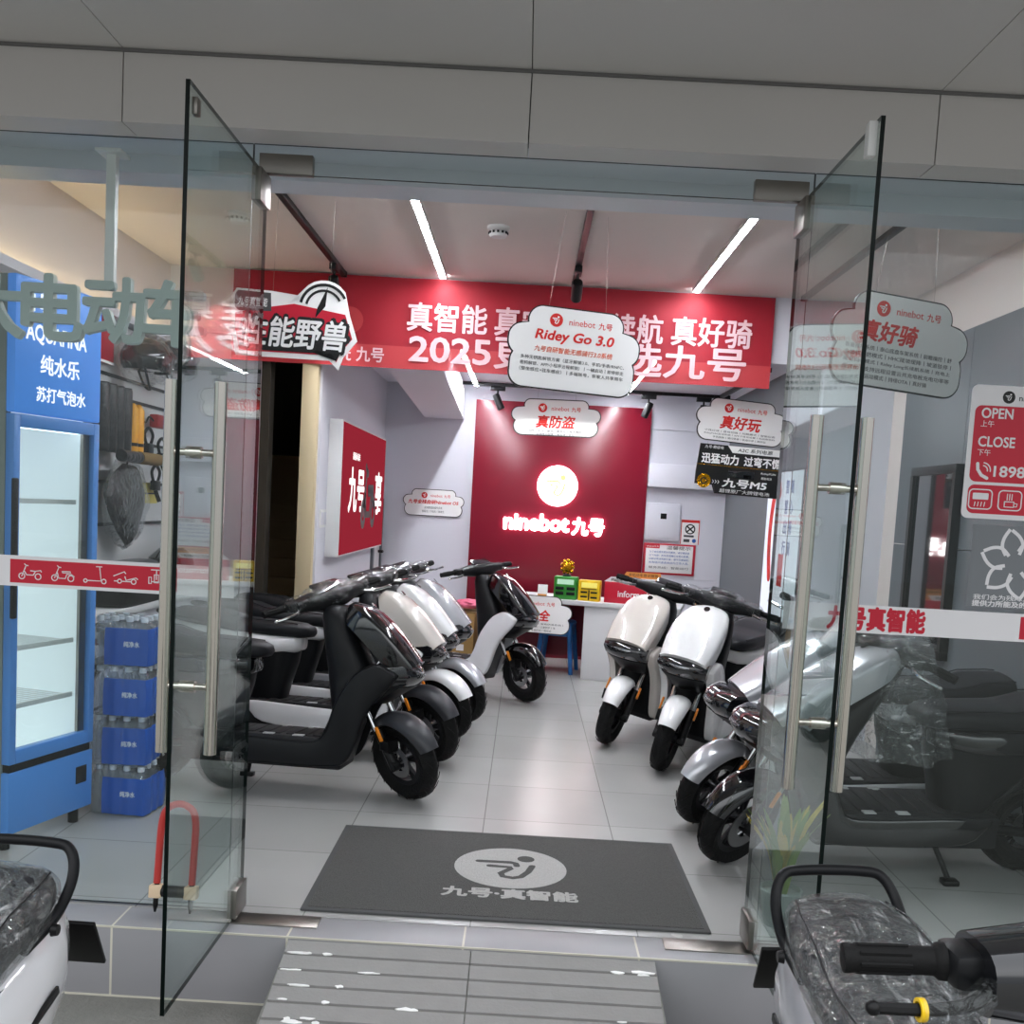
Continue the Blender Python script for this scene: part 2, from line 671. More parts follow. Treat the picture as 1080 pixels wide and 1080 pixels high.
# ------------------------------------------------------------------ the setting
STREET = -.25
struct('ground', MB().box((-25, -30, STREET - .1), (25, -.30, STREET)), 'street')
fl = struct('floor', MB().box((-2.55, -.16, -.12), (2.6, 6.62, 0)), 'floor_tile')
struct('trim_1', MB().box((-8, -.335, STREET), (8, -.16, -.002), .004), 'step_tile')          # door step
struct('trim_5', MB().box((-8, -.3365, -.007), (8, -.330, -.0015)).box((-8, -.338, STREET), (8, -.334, STREET + .006)), 'mortar')
# canopy above the entrance: fascia boards with open joints
mb = MB()
sx = [-5.3, -4.0, -2.68, -1.372, -.06, 1.242, 2.55, 3.86, 5.2]
for a, b in zip(sx[:-1], sx[1:]):
    mb.box((a + .002, -.30, 2.662), (b - .002, -.165, 2.884))
struct('wall_fascia', mb, 'canopy')
mb = MB()
for a, b in zip(sx[:-1], sx[1:]):
    mb.box((a + .0015, -1.95, 2.888), (b - .0015, -.285, 2.93))
struct('ceiling_canopy', mb, 'canopy')
struct('trim_2', MB().box((-5.3, -.31, 2.878), (5.2, -.28, 2.8865)).box((-5.3, -1.95, 2.94), (5.2, -.02, 3.3))
       .box((-5.3, -.28, 2.69), (5.2, -.17, 2.94)), 'canopy_gap')
struct('beam', MB().box((-2.9, .13, 2.634), (2.9, .30, 3.05)).box((-2.9, -.142, 2.70), (2.9, .13, 3.05)), 'beam_grey')
# shop shell
struct('ceiling', MB().box((-2.6, .25, 3.0), (2.65, 3.42, 3.08)), 'ceiling_paint')
struct('ceiling_back', MB().box((-1.6, 3.42, 2.66), (2.1, 6.75, 2.76)), 'wall_white')
struct('wall_left', MB().box((-2.62, -.14, 0), (-2.5, 3.50, 3.05)), 'ceiling_paint')
struct('wall_right', MB().box((2.46, -.14, 0), (2.60, 3.50, 3.05)), 'ceiling_paint')
mb = MB()
for a, b in ((-.1, 1.0), (1.005, 2.05), (2.055, 3.0)):
    for c, d in ((0, 1.395), (1.40, 2.62)):
        mb.box((2.40, a, c), (2.458, b, d))
struct('wall_cladding', mb, 'wall_grey')
struct('beam_middle', MB().box((-2.55, 3.38, 2.56), (2.55, 3.50, 3.05)), 'wall_white')
struct('wall_alcove', MB().box((-2.52, 3.40, 0), (-1.82, 3.5, 2.56)), 'wall_white')
struct('wall_return', MB().box((1.98, 3.40, 0), (2.47, 3.5, 2.56)), 'wall_white')
struct('wall_back_left', MB().box((-1.56, 3.43, 0), (-1.45, 6.7, 2.70)), 'wall_white')
struct('wall_back_right', MB().box((1.98, 3.45, 0), (2.1, 6.7, 2.70)), 'wall_grey')
mb = MB().box((-1.5, 6.6, 0), (2.05, 6.72, 2.70))
struct('wall_back', mb, 'wall_white')
mb = MB()
for z0, z1 in ((0, .86), (.865, 1.76), (2.0, 2.33), (2.335, 2.66)):
    mb.box((1.19, 6.575, z0), (1.978, 6.6, z1))
mb.box((1.19, 6.47, 1.765), (1.978, 6.6, 1.995), .004)
struct('wall_back_boards', mb, 'wall_white')
struct('wall_red_panel', MB().box((-.55, 6.53, 0), (1.185, 6.598, 2.53), .003), 'red_panel')
struct('trim_3', MB().box((-1.575, 3.36, 0), (-1.465, 3.43, 2.56), .004), 'cream')
struct('trim_4', MB().box((-1.86, 3.39, 0), (-1.80, 3.52, 2.56)), 'dark_void')
# overhead duct along the back room's ceiling
struct('beam_boxed', MB().loft([[(-1.04, 3.5, 2.43), (-.64, 3.5, 2.43), (-.64, 3.5, 2.68), (-1.04, 3.5, 2.68)],
                                [(-1.06, 6.6, 2.33), (-.67, 6.6, 2.33), (-.67, 6.6, 2.68), (-1.06, 6.6, 2.68)]]), 'wall_white')
# dark stairwell behind the doorway
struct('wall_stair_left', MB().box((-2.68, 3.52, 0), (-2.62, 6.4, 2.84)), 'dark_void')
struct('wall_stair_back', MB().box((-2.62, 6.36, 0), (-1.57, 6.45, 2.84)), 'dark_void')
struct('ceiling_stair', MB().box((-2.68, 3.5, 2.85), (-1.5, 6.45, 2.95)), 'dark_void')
mb = MB()
for k in range(12):
    mb.box((-2.6, 4.35 + .17 * k, 0), (-1.60, 6.35, .155 * (k + 1)))
stairs = tag(mb.build('staircase', 'stair_dark'), 'brown staircase climbing away in the dark doorway beyond the parked scooters', 'stairs', kind='thing')
mb = MB().lathe([(.0, 0), (.055, 0), (.055, .10), (.042, .12), (.042, .93), (.055, .95), (.055, 1.0), (.02, 1.02), (.045, 1.06), (.05, 1.09), (.035, 1.13), (0, 1.14)], (-1.68, 4.1, 0), 'Z', 16)
tag(mb.build('newel_post', 'cream'), 'cream newel post with ball top at the foot of the dark staircase', 'post')
# far door in the white side wall
d = bpy.data.objects.new('door_3', None)
COL.objects.link(d)
tag(d, kind='structure')
MB().box((-1.455, 5.98, 0), (-1.425, 6.06, 1.50)).box((-1.455, 6.5, 0), (-1.425, 6.58, 1.50)).box((-1.455, 5.98, 1.42), (-1.425, 6.58, 1.50)).build('frame', 'wall_grey', d)
MB().box((-1.45, 6.06, 0), (-1.44, 6.5, 1.42)).build('leaf', 'alu_white', d)
MB().cyl((-1.44, 6.42, .98), (-1.39, 6.42, .98), .014).cyl((-1.395, 6.42, .98), (-1.395, 6.34, .98), .011).build('handle', 'black_metal', d)


# ------------------------------------------------------------------ glass front
def pane(name, lo, hi, parent=None, material='glass', edge='glass_edge', axis='Y'):
    mb = MB().box(lo, hi)
    o = mb.build(name, material, parent, 0)
    o.data.materials.append(M[edge])
    for p in o.data.polygons:
        n = p.normal
        if abs(getattr(n, axis.lower())) < .5:
            p.material_index = 1
    return o


GY = -.15
tag(pane('window_1', (-2.9, GY - .006, .005), (-.985, GY + .006, 2.664)), kind='structure')
tag(pane('window_2', (.905, GY - .006, .005), (2.9, GY + .006, 2.664)), kind='structure')
tag(pane('window_3', (-.982, GY - .006, 2.568), (.902, GY + .006, 2.664)), kind='structure')


def glass_door(name, x, sgn):
    d = bpy.data.objects.new(name, None)
    COL.objects.link(d)
    d.location = (x, GY, 0)
    tag(d, kind='structure')
    pane('glass_panel', (-.006, -.785, .012), (.006, .02, 2.562), d, 'glass_door', axis='X')
    for s in (-1, 1):
        MB().tube([(s * .070, -.645, .735), (s * .070, -.645, 1.80)], .0185, 20).build('handle', 'steel', d)
    for z in (.93, 1.60):
        MB().cyl((-.070, -.645, z), (.070, -.645, z), .010).cyl((-.022, -.645, z), (.022, -.645, z), .017).build('handle_bolt', 'steel', d)
    MB().box((-.016, -.105, .012), (.016, .03, .115), .003).build('patch_fitting', 'steel_dull', d)
    MB().box((-.016, -.10, 2.455), (.016, .03, 2.563), .003).build('patch_fitting', 'steel_dull', d)
    MB().box((-.016 if sgn > 0 else -.165, -.016, 2.566), (.165 if sgn > 0 else .016, .016, 2.632), .003).build('patch_fitting', 'steel_dull', d)
    MB().box((0 if sgn > 0 else -.30, -.11, -.002), (.30 if sgn > 0 else 0, -.015, .003), .001).build('floor_spring_cover', 'steel_dull', d)
    return d


d1 = glass_door('door_1', -.945, 1)
d2 = glass_door('door_2', .868, -1)
MB().box((-.030, -.770, 2.465), (-.006, -.735, 2.555), .004).build('door_sensor', 'alu_white', d2)
MB().box((.006, -.77, 2.48), (.022, -.74, 2.525), .003).build('door_sensor', 'steel_dull', d1)
#@@PART2
# ------------------------------------------------------------------ scooters
AXP = Vector((.62, 0, .215))
AXD = Vector((-math.sin(R(27)), 0, math.cos(R(27))))


def steer_m(a):
    return Matrix.Translation(AXP) @ Matrix.Rotation(a, 4, AXD) @ Matrix.Translation(-AXP)


def tyre_prof(r, w, rim):
    h = w / 2
    return [(rim, -h * .55), (rim + .02, -h * .85), ((rim + r) / 2 + .012, -h), (r - .028, -h * .86), (r - .010, -h * .55), (r - .002, -h * .25), (r, 0),
            (r - .002, h * .25), (r - .010, h * .55), (r - .028, h * .86), ((rim + r) / 2 + .012, h), (rim + .02, h * .85), (rim, h * .55)]


def wheel(root, name, x, r, w, mtx, disc_side=-1, rk=.60):
    c = (x, 0, r)
    mb = MB().lathe(tyre_prof(r, w, r * rk), c, 'Y', 40, False)
    for k in range(22):                       # shallow diagonal sipes
        for s in (-1, 1):
            a = 2 * PI * (k + (.5 if s > 0 else 0)) / 22
            pts = []
            for q in range(4):
                u = .06 + .26 * q
                aa = a + .10 * q
                rad = r - (.0030 + .010 * max(0, u - .3) ** 1.2 + .020 * max(0, u - .55))
                pts.append((x + rad * math.cos(aa), s * w * .5 * u, r + rad * math.sin(aa)))
            mb.tube(pts, .0022, 5)
    t = mb.xf(mtx).build(name, 'tyre', root)
    rr = r * rk
    mb = MB().lathe([(rr - .022, -w * .26), (rr + .004, -w * .30), (rr + .006, w * .30), (rr - .022, w * .26), (rr - .022, -w * .26)], c, 'Y', 36)
    mb.cyl((x, -.05, r), (x, .05, r), .036, seg=18)
    for k in range(5):
        a = 2 * PI * k / 5 + .3
        for da in (-.16, .16):
            p0 = Vector((x + .03 * math.cos(a), 0, r + .03 * math.sin(a)))
            p1 = Vector((x + (rr - .012) * math.cos(a + da), 0, r + (rr - .012) * math.sin(a + da)))
            mb.tube([p0, p1], [.012, .009], 6)
    mb.xf(mtx).build('rim', 'alloy', t)
    for s in ([disc_side] if disc_side in (-1, 1) else [-1, 1]):
        d0, d1 = (.05, .085) if rk < .65 else (.062, .115)
        mb = MB().lathe([(d0, s * .044), (d1, s * .044), (d1, s * .049), (d0, s * .049), (d0, s * .044)], c, 'Y', 30)
        for k in range(6):
            a = 2 * PI * k / 6
            mb.tube([(x + .02 * math.cos(a), s * .046, r + .02 * math.sin(a)), (x + .06 * math.cos(a + .4), s * .046, r + .06 * math.sin(a + .4))], .006, 6)
        mb.xf(mtx).build('brake_disc', 'disc_metal', t)
    return t


def arc_shell(x, zc, r, hw, a0, a1, n=18, thick=.008, flare=0.0, m=9):
    rings = []
    for i in range(n + 1):
        t = i / n
        a = R(a0 + (a1 - a0) * t)
        k = .62 + .38 * math.sin(PI * min(1, max(0, .12 + .8 * t))) + flare * (1 - t)
        top, bot = [], []
        for j in range(m):
            u = R(-90 + 180 * j / (m - 1))
            y = hw * k * math.sin(u)
            dr = .050 * math.cos(u) ** .8 - .018
            for lst, th in ((top, 0), (bot, thick)):
                rad = r + dr - th
                lst.append((x + rad * math.cos(a), y * (1 - th / hw), zc + rad * math.sin(a)))
        rings.append(top + bot[::-1])
    return MB().loft(rings)


def scooter(name, label, loc, heading, steer, shield, fender, side, rear, group, film=False, seatfilm=False, scale=1.,
            rail=False, inner='black_satin', bar_h=0., emblem=True, fork_light=True, disc=-1, plate=True, badge=None, tier=1, cover='black_plastic', lean=5., sport=0., bar_off=0., bar_w=1., drape=False):
    root = thing(name, label, 'electric scooter', (loc[0], loc[1], loc[2] + .003), heading, group, rot=(R(-lean), 0, heading))
    root.scale = (scale, scale, scale * (.955 if lean >= 1 else 1.))
    I = Matrix.Identity(4)
    S = steer_m(steer)
    wheel(root, 'front_wheel', .66, .221, .098, S, disc, .70 if drape else .60)
    wheel(root, 'rear_wheel', -.66, .221, .108, I, 1)
    # fork and front mudguard turn with the bars
    mb = MB()
    up = Vector((-math.sin(R(27)), 0, math.cos(R(27))))
    ax = Vector((.66, 0, .213))
    for s in (-1, 1):
        o = Vector((0, s * .072, 0))
        mb.tube([ax + o - up * .02, ax + o + up * .20], .026, 12)
        mb.cyl(ax + o * 1.0 + Vector((0, -.02, 0)), ax + o + Vector((0, .02, 0)), .03, seg=12)
    mb.box((.655 - .05, -.05, .30), (.655 + .02, -.11 + .01, .36), .006)
    fk = mb.xf(S).build('front_fork', 'black_metal', root)
    mb = MB()
    for s in (-1, 1):
        o = Vector((-.03, s * .072, 0))
        mb.tube([ax + o + up * .18, ax + o + up * .46], .015, 10)
    mb.xf(S).build('stanchion', 'chrome', fk)
    arc_shell(.66, .221, .230, .070, 28, 140, flare=.0).xf(S).build('front_fender', fender, root)
    for s in (-1, 1):
        mb = MB().box((.60, s * .105 - .006, .35), (.622, s * .105 + .006, .43), .004, Matrix.Rotation(R(-24), 3, 'Y'))
        mb.xf(S).build('side_reflector', 'amber', root)
    # painted front shield
    T, B = Vector((.33, 0, 1.005)), Vector((.665, 0, .685))
    td = (B - T).normalized()
    nn = Vector((-td.z, 0, td.x))
    rings = []
    ctrl = [(0, .045), (.03, .085), (.08, .112), (.16, .132), (.30, .152), (.5, .163), (.7, .163), (.86, .155), (.96, .148), (1.0, .143)]
    if sport:
        T, B = Vector((.05, 0, 1.03)), Vector((.56, 0, .70))
        td = (B - T).normalized()
        nn = Vector((-td.z, 0, td.x))
    for s_, hw in ctrl:
        c = T.lerp(B, s_) + nn * (.030 * math.sin(PI * s_ ** .8))
        ring = []
        for j in range(15):
            u = R(-90 + 180 * j / 14)
            off = .062 * math.cos(u) ** .75 * min(1, .35 + 3 * s_)
            ring.append(c + nn * off + Vector((0, hw * math.sin(u), 0)))
        for j in range(5):
            y = hw * (.96 - 1.92 * j / 4)
            ring.append(c - nn * .095 * min(1, .3 + 4 * s_) + Vector((0, y * .93, 0)))
        rings.append(ring)
    sh = MB().loft(rings).build('front_shield', shield, root, 50)
    if emblem:
        c = T.lerp(B, .17) + nn * .079
        rot = Vector((0, 0, 1)).rotation_difference(nn).to_matrix().to_4x4()
        MB().lathe([(0, .004), (.016, .004), (.019, 0), (0, 0)], (0, 0, 0), 'Z', 20).xf(Matrix.Translation(c) @ rot).build('emblem', 'badge_silver' if shield == 'paint_black' else 'lens_dark', sh)
    # lamp block under the shield
    rings = []
    for z, xf_, hw in ((.720, .665, .140), (.70, .705, .156), (.655, .722, .155), (.612, .700, .145), (.598, .67, .13)):
        rings.append([(xf_ - .055 * abs(q) ** 2.4, hw * q, z) for q in [(-1 + 2 * j / 12) for j in range(13)]] + [(.52, hw * .9, z - .01), (.52, -hw * .9, z - .01)])
    hl = MB().loft(rings).build('headlight', 'lens_dark', root, 50)
    MB().loft([[(.722 - .055 * abs(q) ** 2.4 + d_, .11 * q, .667 + e_z) for q in [(-1 + 2 * j / 12) for j in range(13)]] + [(.6, .1, .667 + e_z), (.6, -.1, .667 + e_z)] for d_, e_z in ((.0008, -.006), (.0028, 0), (.0008, .006))]).build('lamp_strip', 'badge_silver', hl)
    rings = []
    for z, xf_, hw, xb in ((.625, .685, .140, .40), (.595, .68, .135, .40), (.55, .615, .115, .36), (.50, .545, .10, .36)):
        rings.append([(xf_ - .06 * abs(q) ** 2.2, hw * q, z) for q in [(-1 + 2 * j / 10) for j in range(11)]] + [(xb, hw * .9, z), (xb, -hw * .9, z)])
    MB().loft(rings).build('nose_panel', 'black_satin', root)
    # inner leg shield
    prof = [(1.0, .205, .30, .07), (.985, .195, .315, .10), (.93, .195, .335, .122), (.80, .215, .40, .138), (.66, .24, .48, .148), (.52, .265, .44, .155), (.38, .29, .425, .165), (.30, .30, .40, .165), (.19, .28, .375, .15)]
    if sport:
        prof = [(z, a - .32 * max(0, z - .5), b - (.75 * max(0, z - .62)), w_) for z, a, b, w_ in prof]
    MB().loft([hz_ring(z, a, b, w_) for z, a, b, w_ in prof]).build('leg_shield', inner, root, 50)
    # lower side panels
    sp = [(.50, .72), (.615, .665), (.60, .625), (.47, .47), (.405, .22), (.34, .165), (-.30, .165), (-.42, .30), (-.36, .318), (.20, .290), (.265, .325), (.315, .52), (.40, .66)]
    for s in (-1, 1):
        MB().pad(sp, 'Y', s * .128, s * .178, .014).build('side_panel', side, root, 50)
    fb = MB().box((-.44, -.172, .275), (.30, .172, .318), .012)
    for k in range(9):
        x = -.34 + k * .068
        fb.box((x, -.13, .316), (x + .04, .13, .323), .003)
    fb.box((-.46, -.14, .15), (.36, .14, .28), .02)
    f_ = fb.build('floorboard', 'floor_rubber', root)
    for x in (-.04, .11):
        for s in (-1, 1):
            MB().box((x, s * .145 - .018, .317), (x + .055, s * .145 + .018, .3225), .002).build('foot_pad', 'pad_grey', f_)
    # battery box, tail and seat
    MB().loft([hz_ring(z, a, b, w_) for z, a, b, w_ in ((.30, -.42, -.22, .12), (.40, -.50, -.20, .13), (.54, -.66, -.16, .135), (.665, -.82, -.14, .14))]).build('seat_box', 'black_satin', root, 50)
    tail = [(-.13, .07, .62, .70), (-.16, .11, .60, .71), (-.30, .150, .57, .715), (-.50, .168, .575, .73), (-.72, .160, .61, .75), (-.86, .130, .66, .765), (-.95, .085, .70, .775), (-.965, .05, .715, .77)]
    if tier == 2:
        tail = [(-.10, .07, .52, .63), (-.14, .12, .46, .65), (-.30, .160, .38, .67), (-.50, .178, .36, .69), (-.72, .174, .38, .71), (-.86, .155, .44, .72), (-.95, .12, .50, .72), (-.975, .08, .54, .71)]
    rb = MB().loft([rr_ring(x, w_, a, b, 3) for x, w_, a, b in tail]).build('rear_body', rear, root, 50)
    if badge:
        for s in (-1, 1):
            q = Matrix.Translation((-.68, s * .176, .56)) @ Matrix.Rotation(s * R(-4), 4, 'Z') @ Matrix.Rotation(R(18), 4, 'Y')
            MB().box((-.075, -.004, -.011), (.075, .004, .011), .002).xf(q).build('badge', 'black_plastic', rb)
            MB().box((.055, -.0055, -.011), (.075, .0055, .011), .002).xf(q).build('badge_tip', 'badge_silver', rb)
    st = [(-.07, .05, .715, .745), (-.085, .085, .70, .765), (-.14, .118, .69, .785), (-.28, .138, .69, .795), (-.46, .150, .70, .800), (-.52, .152, .70, .812), (-.60, .152, .71, .838), (-.75, .145, .725, .848), (-.85, .125, .74, .845), (-.90, .095, .755, .83), (-.915, .06, .77, .81)]
    if tier == 2:
        st = [(x, w_ * 1.02, a - .02, b - .01) for x, w_, a, b in st]
    seat = MB().loft([rr_ring(x, w_, a, b, 3.2) for x, w_, a, b in st]).build('seat', 'seat_vinyl', root, 50)
    pts = []
    for x, w_, a, b in st[2:-2]:
        pts.append((x, w_ * .86, b - .006))
    MB().tube(pts, .0028, 5).tube([(p[0], -p[1], p[2]) for p in pts], .0028, 5).build('seam', 'black_plastic', seat)
    if seatfilm:
        mb = MB()
        rings = []
        fine = []
        for i in range(len(st) - 1):
            for k in range(5):
                t = k / 5
                fine.append([st[i][q] * (1 - t) + st[i + 1][q] * t for q in range(4)])
        fine.append(list(st[-1]))
        for i, (x, w_, a, b) in enumerate(fine):
            ring = []
            for p in rr_ring(x, w_ + .012, a - .02, b + .010, 2.8, 56):
                v = Vector(p)
                k = noise.noise(v * 17 + Vector((3, loc[0], 0))) * .008 + noise.noise(v * 45) * .004
                ring.append(v + Vector((0, v.y / (w_ + .02) * k, k * 1.2)))
            rings.append(ring)
        mb.loft(rings).build('seat_wrap', 'seat_film', root, 180)
    MB().box((-.985, -.05, .70), (-.955, .05, .735), .006).build('tail_light', 'lens_red', root)
    # tail frame, rear mudguard, number plate holder, swing arm, stand
    arc_shell(-.66, .213, .24, .07, 38, 178, 12).build('rear_fender', 'black_plastic', root)
    if plate:
        pw = .14 if tier == 2 else .075
        q = Matrix.Translation((-1.09 if tier == 2 else -1.0, 0, .555)) @ Matrix.Rotation(R(30), 4, 'Y')
        MB().box((-.006, -pw, -.10), (.006, pw, .07), .003).xf(q).tube([(-.9, 0, .64), (-1.0, 0, .58)], .02, 8).build('plate_holder', 'black_metal', root)
    MB().tube([(-.30, .09, .25), (-.66, .085, .213)], .024, 10).tube([(-.30, -.09, .25), (-.66, -.085, .213)], .024, 10).tube([(-.62, .10, .24), (-.58, .10, .58)], .026, 12).tube([(-.62, -.10, .24), (-.58, -.10, .58)], .026, 12).build('swing_arm', 'black_metal', root)
    MB().tube([(-.18, .13, .17), (-.22, .20, .045)], .012, 8).box((-.26, .185, .018), (-.19, .235, .043), .006).build('kickstand', 'black_metal', root)
    if rail:
        hgt = .845
        pts = bez([(-.66, .140, .715), (-.80, .150, .745), (-.885, .151, .81), (-.925, .125, hgt + .018), (-.935, .07, hgt + .03), (-.935, -.07, hgt + .03), (-.925, -.125, hgt + .018), (-.885, -.151, .81), (-.80, -.150, .745), (-.66, -.140, .715)], 6)
        MB().tube(pts, .0135, 14).build('grab_rail', 'black_satin', root)
        for s in (-1, 1):
            MB().lathe([(0, .014), (.013, .014), (.016, 0), (0, 0)], (0, 0, 0), 'Z', 16).xf(Matrix.Translation((-.76, s * .160, .725)) @ Matrix.Rotation(s * R(-90), 4, 'X')).build('rail_bolt', 'black_metal', root)
    else:
        MB().tube(bez([(-.62, .13, .735), (-.86, .135, .775), (-.985, .10, .80), (-1.005, 0, .805), (-.985, -.10, .80), (-.86, -.135, .775), (-.62, -.13, .735)], 6), .012, 10).build('grab_rail', 'black_satin', root)
    # handlebar
    hb = bar_h
    Sb = S @ Matrix.Translation((bar_off, 0, hb)) @ Matrix.Diagonal((1, bar_w, 1, 1))
    SB = S.copy()
    bar = [(.165, -.345, 1.035), (.185, -.22, 1.04), (.215, -.12, 1.03), (.22, 0, 1.015), (.215, .12, 1.03), (.185, .22, 1.04), (.165, .345, 1.035)]
    mb = MB().tube(bez(bar, 5), .013, 10).tube([(.29 - bar_off, 0, .88 - hb), (.205, 0, 1.03)], .028, 12)
    for s in (-1, 1):
        mb.box((.155, s * .21 - .03, 1.015), (.225, s * .21 + .03, 1.065), .012)
    h_ = mb.xf(Sb).build('handlebar', 'black_plastic', root)
    for s in (-1, 1):
        g0, g1 = Vector((.163, s * .365, 1.033)), Vector((.183, s * .232, 1.04))
        mb = MB()
        rs = [(0, .014), (.01, .0195), (.06, .0195), (.10, .0185), (.86, .0185), (.90, .024), (.97, .025), (1., .018)]
        mb.tube([g0.lerp(g1, q) for q, _ in rs], [r_ for _, r_ in rs], 18)
        for k in range(8):
            a = 2 * PI * k / 8
            off = Vector((math.cos(a), 0, math.sin(a))) * .0185
            mb.tube([g0.lerp(g1, .14) + off, g0.lerp(g1, .62) + off], .003, 6)
        mb.xf(Sb).build('grip', 'rubber', h_)
        lev = bez([(.225, s * .19, 1.03), (.262, s * .235, 1.022), (.272, s * .29, 1.018), (.262, s * .36, 1.014)], 5)
        n_ = len(lev)
        lv = MB().tube(lev, [.010 - .003 * i / n_ for i in range(n_)], 8).sphere(lev[-1], .010, 2).xf(Sb).build('brake_lever', 'chrome' if film != 'near' else 'black_metal', h_)
        if film == 'near':
            MB().tube(lev[2:-4], [.017 + .003 * noise.noise(p * 60) for p in lev[2:-4]], 10).xf(Sb).build('lever_sleeve', 'plastic_film', h_)
            p = lev[-5]
            MB().lathe([(.010, -.004), (.0145, -.004), (.0145, .004), (.010, .004), (.010, -.004)], p, 'Y', 18).xf(Sb).build('lever_band', 'box_yellow', h_)
    # cowl and display
    rings = []
    for y, x0, x1, z0, z1 in ((-.205, .155, .245, 1.005, 1.065), (-.15, .155, .255, 1.0, 1.075), (-.07, .15, .285, .985, 1.09), (.07, .15, .285, .985, 1.09), (.15, .155, .255, 1.0, 1.075), (.205, .155, .245, 1.005, 1.065)):
        if film == 'near':
            x0, x1, z0, z1 = x0 - .015, x1 + .015, z0 - .018, z1 + .014
        ring = []
        for k in range(20):
            a = 2 * PI * k / 20
            c_, s2 = math.cos(a), math.sin(a)
            ring.append(((x0 + x1) / 2 + (x1 - x0) / 2 * math.copysign(abs(c_) ** .7, c_), y, (z0 + z1) / 2 + (z1 - z0) / 2 * math.copysign(abs(s2) ** .7, s2)))
        rings.append(ring)
    dsh = MB().loft(rings).xf(Sb).build('bar_cowl', cover, root, 50)
    q = Matrix.Translation((.205, 0, 1.10)) @ Matrix.Rotation(R(24), 4, 'Y')
    MB().box((-.04, -.085, -.012), (.045, .085, .006), .008).xf(Sb @ q).build('display', 'lens_dark', dsh)
    if film and film != 'near':
        mb = MB()
        for y, rx in (((-.0, (.088, .17, .070)), (-.19, (.05, .07, .043)), (.19, (.05, .07, .043)))):
            mb.sphere((.205, y, 1.05), rx, 4, .22, 3.2, hash(name + label) % 17)
        mb.xf(Sb).build('bar_wrap', 'plastic_film', root, 180)
    if drape:
        rings = []
        for i in range(15):
            u = i / 14
            z = 1.14 - .56 * u
            rx, ry = .07 + .16 * u ** .7, .12 + .15 * u ** .6
            ring = []
            for k in range(48):
                a = 2 * PI * k / 48
                q = 1 + .10 * math.sin(7 * a + 2 * u) * u + .16 * noise.noise(Vector((3 * math.cos(a), 3 * math.sin(a), 4 * u)))
                ring.append((.02 + rx * q * math.cos(a), ry * q * math.sin(a), z + .03 * noise.noise(Vector((a, u, 2)))))
            rings.append(ring)
        MB().loft(rings, True, False).build('dust_sheet', 'seat_film', root, 180)
    return root


def place(cx_, cy_, hd, sc=1.):
    """scooter origin for a front tyre that touches the floor at (cx_, cy_), heading hd"""
    return (cx_ - .66 * sc * math.cos(hd), cy_ - .66 * sc * math.sin(hd))


def park(label, cx_, cy_, hdeg, sdeg, *cols, z=0., **kw):
    h = R(hdeg)
    x, y = place(cx_, cy_, h, kw.get('scale', 1.))
    return scooter('electric_scooter', label, (x, y, z), h, R(sdeg), *cols, **kw)


GL, GR = 'scooters parked along the accessories side', 'scooters parked along the grey wall side'
park('glossy black electric scooter with dark grey mudguard, first in its row behind the entrance', -.525, 1.33, -4, -42, 'paint_black', 'paint_grey', 'black_satin', 'paint_black', GL, film=True)
park('cream fronted electric scooter with dark grey mudguard, next to the glossy black one', -.475, 2.10, -6, -40, 'paint_cream', 'paint_grey', 'paint_white', 'paint_white', GL, film=True)
park('pure white electric scooter with white mudguard between the cream and the silver ones', -.44, 2.68, -4, -38, 'paint_bright', 'paint_bright', 'paint_white', 'paint_white', GL, film=True)
park('silver white electric scooter with silver mudguard, deepest in the row by the doorway', -.375, 3.20, -1, -40, 'paint_silver', 'paint_silver', 'paint_silver', 'paint_silver', GL, film=True)
park('black electric scooter with white footboard panel parked alone in front of the carton', .06, 4.10, -21, -28, 'paint_black', 'paint_black', 'paint_white', 'paint_white', GL)
park('cream white electric scooter facing the entrance, just in front of the desk', .61, 2.84, 238, 12, 'paint_cream', 'paint_bright', 'paint_cream', 'paint_cream', GR, lean=8)
park('white electric scooter facing the entrance with plastic wrapped handlebar, near the aisle', .88, 2.24, 240, 11, 'paint_bright', 'paint_bright', 'paint_bright', 'paint_bright', GR, film=True, lean=8)
park('silver electric scooter with silver mudguard behind the open glass door', .965, 1.22, 187, 36, 'paint_silver', 'paint_silver', 'paint_white', 'paint_white', GR, film=True, sport=1, bar_off=-.13)
park('silver fronted electric scooter with black mudguard and black seat beside the grey wall', .985, .68, 186, 36, 'paint_silver', 'paint_black', 'paint_black', 'paint_black', GR, film=True, disc=1, sport=1, bar_off=-.13, drape=True)
# two scooters out on the street, tails to the glass
S1 = 1.0
scooter('electric_scooter', 'white electric scooter with plastic covered seat and black grab rail out on the street', (-1.21, -2.14, STREET - .003), R(-90), R(-6), 'paint_white', 'paint_white', 'paint_white', 'paint_white',
        'scooters standing on the street', rail=True, seatfilm=True, scale=.975, badge=True, tier=2, lean=.5)
scooter('electric_scooter', 'pale grey electric scooter with plastic covered seat and rubber grip out on the street', (.862, -2.10, STREET), R(-90), R(3), 'paint_silver', 'paint_silver', 'paint_silver', 'paint_silver',
        'scooters standing on the street', rail=True, seatfilm=True, scale=S1, badge=True, tier=2, lean=-2.5, bar_h=.15, bar_off=.10, bar_w=1.0, film='near', cover='lens_dark')
